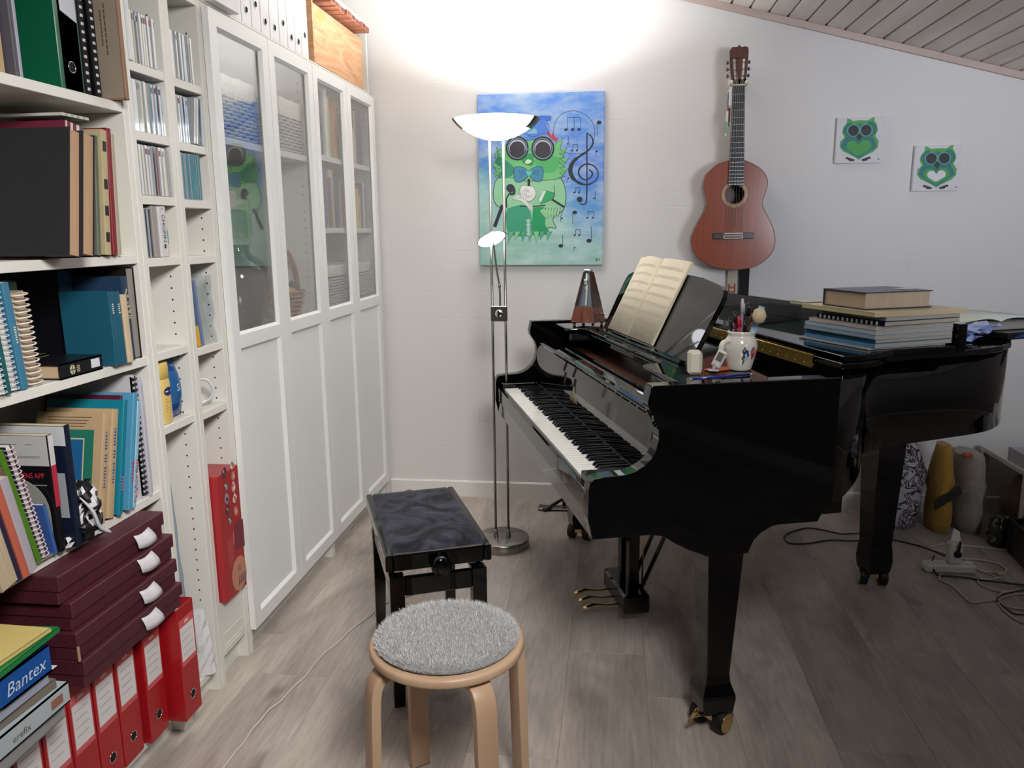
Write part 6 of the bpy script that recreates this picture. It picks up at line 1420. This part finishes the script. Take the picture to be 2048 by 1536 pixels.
p.line([(800, 830), (805, 900), (785, 950)], 4, BK)
p.line([(610, 780), (610, 850)], 20, '#1a1d22', smooth=False)
bowL = [(610, 720), (560, 690), (505, 690), (495, 740), (505, 795), (555, 800), (610, 750)]; bowR = [(610, 720), (660, 690), (710, 690), (720, 740), (705, 795), (660, 800), (610, 750)]
for b_ in (bowL, bowR): p.sm(b_, '#3f86a8'); p.line(b_, 4, BK, True)
for k in range(3): p.line([(525+k*10, 715+k*18), (565, 720+k*14), (595, 730+k*6)], 4, '#1f5a7c'); p.line([(700-k*10, 715+k*18), (660, 720+k*14), (625, 730+k*6)], 4, '#1f5a7c')
p.sm([(610, 760), (590, 735), (590, 718), (605, 715), (612, 725), (622, 715), (635, 722), (630, 740)], '#5fc0a8')
rose = [(540, 860), (560, 830), (600, 835), (640, 840), (662, 880), (655, 920), (610, 955), (560, 930), (545, 900)]
p.sm(rose, '#dcdcd8'); p.line(rose, 3, '#5a6068', True)
for r_ in (38, 26, 14): p.line([(600+r_*math.cos(a+r_), 890+r_*.9*math.sin(a+r_)) for a in [k*.55 for k in range(9)]], 3, '#7a8088')
p.sm([(480, 940), (520, 905), (560, 920), (600, 960), (635, 990), (625, 1035), (590, 985), (540, 945)], '#d5d8d4'); p.line([(480, 940), (560, 925), (610, 975), (625, 1035)], 3, '#5a6068')
for k in range(7): p.poly([(604, 1090+k*18), (625-k % 2*4, 1100+k*18), (604, 1116+k*18), (583+k % 2*4, 1100+k*18)], '#a9cfc0')
p.sm([(580, 655), (600, 632), (630, 640), (622, 662), (590, 668)], '#cfe0c0'); p.line([(565, 650), (600, 668), (635, 655)], 4, BK)
for x, y in ((523, 545), (718, 550)):
    p.disc(x, y, 88, '#1a1e24', 92); p.disc(x, y, 76, '#7fa0b0', 80); p.disc(x, y, 70, '#2a3038', 74); p.disc(x, y-4, 64, '#b9b6c6', 62); p.disc(x, y+6, 58, '#33323a', 58)
p.line([(600, 555), (635, 555)], 14, '#6f8fa0', smooth=False)
p.sm([(735, 420), (760, 412), (785, 455), (795, 425), (815, 470), (835, 465), (820, 500), (790, 480), (770, 460), (750, 440)], '#b5404a')
p.poly([(470, 305), (785, 308), (780, 338), (480, 335)], '#3f6fd0'); p.line([(480, 306), (785, 308), (780, 338), (740, 338)], 3, '#27408a', False, False); p.poly([(600, 340), (745, 338), (760, 430), (640, 460), (560, 430)], '#4f80d8'); p.line([(745, 340), (765, 380), (755, 440)], 3, '#27408a'); p.sm([(590, 435), (640, 405), (665, 400), (670, 435)], '#7fb8c8')
p.done('painted_owl', pt)
p = Pic(C2); p.d = .0005
p.line([(800, 430), (815, 350), (870, 290), (960, 270), (1050, 305), (1105, 380), (1108, 470), (1080, 550), (1010, 590), (920, 590), (860, 560)], 4, '#3a4a80')
cf = [(1050, 435), (1090, 470), (1095, 520), (1060, 570), (1000, 610), (950, 650), (925, 710), (940, 770), (990, 815), (1060, 828), (1120, 790), (1133, 735), (1100, 685), (1040, 672), (995, 705), (990, 755), (1030, 790), (1075, 775), (1090, 740), (1065, 712)]
p.line(cf, [5, 9, 12, 12, 16, 26, 32, 30, 20, 12, 8, 9, 10, 12, 13, 12, 10, 10, 12, 10], BK); p.line([(1052, 440), (1050, 700), (1046, 930), (1030, 980), (995, 975)], 10, BK); p.disc(993, 942, 22, BK)
def note(x, y, r, h, c=BK, s=1, w=3): p.disc(x, y, r, c, r*.8); p.line([(x+s*r*.9, y), (x+s*r*.9, y-h)], w, c, smooth=False)
def pair(x, y, w_, h, r=8, c=BK): note(x, y, r, h, c); note(x+w_, y, r, h, c); p.line([(x+r*.9, y-h), (x+w_+r*.9, y-h)], 4, c, smooth=False)
for x in (895, 945, 993): note(x, 410, 13, 92, '#1f2a4a')
p.line([(907, 318), (1005, 318)], 4, '#1f2a4a', smooth=False)
note(1145, 360, 18, -100, BK, -1); note(907, 517, 7, 55); pair(938, 568, 38, 46); note(1125, 577, 9, -35, BK, -1); note(910, 778, 7, -34, BK, -1); pair(955, 888, 33, 38); note(1103, 935, 8, 62); note(955, 1043, 18, -88, BK, -1); pair(1048, 1084, 42, 48); note(857, 1087, 8, -28, BK, -1); pair(953, 1220, 34, 42); note(848, 1304, 17, 88); note(1060, 1265, 19, 115); note(952, 1318, 8, -30, '#5a7a80', -1)
p.line([(1105, 1420), (1118, 1400), (1112, 1428), (1128, 1412), (1138, 1405), (1132, 1425)], 3, BK)
p.g.ob('painted_notes', PRINT, pt, normals=False, kind='stuff')
def owl(x0, z0, yaw_, f, label, white, mapf):
    t = put('owl_picture', None, None, (x0, 1.608, z0), (0, 0, 0), label, 'painting')
    G().col('#d9d8dc').box(0, .20, 0, .020, 0, .20, bev=.002).ob('canvas', CANV, t)
    p = Pic(mapf)
    oy = 0
    shape = [(335, 235), (370, 245), (410, 270), (500, 262), (600, 268), (640, 245), (688, 218), (685, 270), (715, 320), (735, 390), (700, 465), (745, 530), (740, 610), (680, 670), (600, 705), (540, 735), (490, 770), (440, 730), (380, 700), (290, 660), (240, 600), (245, 530), (300, 480), (268, 410), (285, 350), (330, 290)]
    p.poly(shape, '#4a9f52')
    def sc(s, cx_=490, cy_=480): return [(cx_+(x-cx_)*s, cy_+(y-cy_)*s) for x, y in shape]
    p.sm([(490, 300), (560, 320), (640, 280), (715, 340), (712, 420), (670, 470), (700, 540), (715, 600), (640, 660), (490, 745), (340, 660), (262, 600), (285, 520), (320, 470), (285, 410), (300, 340), (370, 290), (430, 320)], '#12765f')
    p.sm([(490, 560), (560, 500), (660, 490), (700, 560), (670, 630), (490, 735), (310, 630), (275, 560), (320, 500), (420, 500)], '#0f6a86')
    p.sm([(490, 585), (540, 520), (640, 515), (672, 590), (640, 650), (490, 728), (340, 650), (310, 590), (350, 520), (440, 520)], '#128060')
    hrt = [(487, 585), (530, 530), (600, 522), (645, 565), (640, 625), (570, 670), (485, 712), (400, 670), (335, 620), (335, 565), (375, 530), (440, 530)]
    p.sm(hrt, '#3f9a46')
    if white: p.sm([(487+(x-487)*.74, 622+(y-622)*.74) for x, y in hrt], '#d6d6da')
    for x in (417, 582): p.disc(x, 392, 86, '#5f9aa6', 80); p.disc(x, 392, 69, '#101218', 69)
    p.poly([(450, 468), (492, 428), (535, 470), (492, 530)], '#10241c')
    for x, s in ((380, 1), (585, -1)):
        for k in range(4): p.disc(x+s*(-42+k*26), 745+k*9, 20, '#17141c', 15)
        p.disc(x+s*8, 770, 30, '#17141c', 15)
    p.line([(735, 750), (745, 775), (760, 762), (738, 768)], 5, '#3a4048')
    p.done('painted_owl', t)
owl(2.153, 1.656, 0, None, 'left small square picture of a green owl with a green heart', False, lambda x, y: ((x-(212-32*(y-225)/585))/600*.2, (812-y)/588*.2))
owl(2.497, 1.527, 0, None, 'right small square picture of a green owl with a white heart', True, lambda x, y: ((x-(212-32*(y-225)/585))/600*.2, (812-y)/588*.2))
# ------------------------------------------------------------------ corner right of the piano
def patmat(name, c1, c2, sc):
    m, N, L, P = newmat(name); P.inputs['Roughness'].default_value = .7
    tc = N.new('ShaderNodeTexCoord'); n = N.new('ShaderNodeTexNoise'); n.inputs['Scale'].default_value = sc; n.inputs['Detail'].default_value = 1.5; n.inputs['Distortion'].default_value = 2.5
    L.new(tc.outputs['Object'], n.inputs[0]); r = N.new('ShaderNodeValToRGB'); e = r.color_ramp.elements; r.color_ramp.interpolation = 'CONSTANT'
    e[0].position = 0; e[0].color = (*lin(c1), 1); e[1].position = .455; e[1].color = (*lin(c2), 1); x = e.new(.535); x.color = (*lin(c1), 1); x = e.new(.58); x.color = (*lin(c2), 1); x = e.new(.64); x.color = (*lin(c1), 1)
    L.new(n.outputs[0], r.inputs[0]); L.new(r.outputs[0], P.inputs['Base Color']); return m
def sack(name, label, cx_, cy_, rx, ry, h, m, seed, cat='bag', top=.35, z0=.001, n=20, lean=0, rough=.09, col=None, power=2):
    rr = random.Random(seed); g = G(); rows = []
    if col: g.col(col)
    for j in range(11):
        v = j/10; w = (1-.0*v) if v < .5 else 1-(1-top)*((v-.5)/.5)**1.4
        w *= .82+.18*math.sin(math.pi*min(1, v*2+.1)) if v < .5 else 1
        rows.append([g.v((w*rx*math.cos(a)*rr.uniform(1-rough, 1+rough)+lean*v, w*ry*math.sin(a)*rr.uniform(1-rough, 1+rough), z0+h*v+rr.uniform(-.004, .004)*(1 if j else 0))) for a in [2*math.pi*k/n for k in range(n)]])
    for A, B in zip(rows, rows[1:]):
        for k in range(n): g.f([A[k], A[(k+1) % n], B[(k+1) % n], B[k]], True)
    g.f(rows[0]); g.f(rows[-1]); return g.ob(name, m, None, (cx_, cy_, 0), None, label, cat)
o = sack('fabric_bag', 'cloth bag with white and brown marbled pattern behind the piano tail leg', 2.47, 1.46, .115, .12, .43, patmat('marbled_fabric', '#b3b0b8', '#33282a', 12), 3, top=.2, lean=.05)
G().col('#4a3f3a').box(-.125, -.06, -.10, -.05, .002, .15, bev=.02).ob('grey_side_pocket', CLOTH, o)
o = sack('fabric_bag', 'mustard yellow cloth bag behind the piano tail leg', 2.655, 1.40, .048, .10, .40, CLOTH, 5, col='#a8802c', top=.5)
g = G().col('#2a2320').prism([(-.06, .16), (.04, .24), (.055, .20), (-.05, .12)], 'y', -.104, -.098); g.ob('dark_strap', CLOTH, o)
o = sack('fabric_bag', 'large beige cloth bag leaning against the low white table', 2.785, 1.44, .065, .13, .35, CLOTH, 8, col='#9c9286', top=.8)
G().col('#b3552c').box(-.06, -.02, -.10, -.06, .352, .372, bev=.008).ob('red_zip_pouch', CLOTH, o)
t = thing('low_table', 'low white table at the right edge of the photo', 'table', (3.10, 1.36, 0))
G().box(-.21, .33, -.21, .22, .33, .352, bev=.002).ob('table_top', LACQ, t)
G().box(-.205, .325, -.205, -.19, .285, .33, bev=.002).ob('apron', mat('grey_edge_strip', '#7d7f86', .5), t)
for x in (-.19, .31):
    for y in (-.19, .20): G().box(x-.015, x+.015, y-.015, y+.015, 0, .33, bev=.002).ob('leg', LACQ, t)
t = thing('plastic_box', 'open translucent plastic box on the low white table', 'box', (2.99, 1.26, .353))
g = G(); g.box(-.09, .12, -.075, .075, 0, .003); 
for a in ((-.09, -.087, -.075, .075), (.117, .12, -.075, .075), (-.09, .12, -.075, -.072), (-.09, .12, .072, .075)): g.box(*a, .003, .06)
g.ob('shell', mat('milky_plastic', '#b9b3bd', .3), t)
sack('cushion', 'brown fabric cushion under the low white table', 3.06, 1.37, .15, .12, .26, CLOTH, 21, cat='cushion', col='#8a705c', top=.6)
t = thing('laundry_crate', 'black crate filled with folded towels at the right edge of the photo', 'crate', (3.04, .98, 0), (0, 0, -.1))
for a in ((-.21, .21, -.15, -.14), (-.21, .21, .14, .15), (-.21, -.20, -.14, .14), (.20, .21, -.14, .14)): G().col('#15171a').box(*a, .0, .15, bev=.003).ob('crate_side', SATIN, t)
G().col('#15171a').box(-.2, .2, -.14, .14, 0, .01).ob('crate_bottom', SATIN, t)
G().col('#55504c').box(-.195, .195, -.135, .135, .011, .13, bev=.02).ob('crate_contents', CLOTH, t)
for i, (x, y, z, w, c, lb) in enumerate([(2.935, .97, .153, .085, '#b9b6b8', 'light grey folded towel at the left front of the black crate'), (3.125, .97, .153, .085, '#a9a6ac', 'lilac grey folded towel at the right of the black crate'), (3.0, 1.0, .218, .10, '#c0bcba', 'pale folded towel lying second from top on the crate'), (3.03, 1.02, .285, .10, '#b3aeb6', 'topmost folded towel on the black crate')]):
    g = G().col(c)
    for k in range(3): g.tube([(-w, -.09+0*k, .012+k*.019), (-w*.3, -.10, .010+k*.019), (w*.4, -.095, .013+k*.019), (w, -.09, .012+k*.018)], .0092, 8)
    g.box(-w, w, -.09, .09, .003, .055, bev=.02); g.ob('folded_towel', CLOTH, None, (x, y, z), (0, 0, .3-.2*i), lb, 'towel')
sack('plastic_bag', 'dark glossy plastic bag on the floor between beige bag and crate', 2.85, 1.22, .05, .05, .13, GLOSS, 31, col='#2c332e', top=.6, rough=.2)
# folded music stand behind the piano, only its feet and stem show
t = thing('music_stand', 'black folded music stand standing behind the piano keyboard', 'music stand', (.93, 1.47, 0))
for a in (3.6, 1.1, 5.4):
    g = G(); g.tube([(.0, 0, .06), (.10*math.cos(a), .10*math.sin(a)*.8, .012), (.115*math.cos(a), .115*math.sin(a)*.8, .009)], [.008, .009, .009], 8); g.ob('foot', BLACKS, t)
G().tube([(0, 0, .02), (0, 0, .60)], .010, 10).ob('stem', BLACKS, t)
G().box(-.13, .05, -.03, .03, .0015, .014, bev=.006).ob('flat_foot_plate', BLACKS, t)
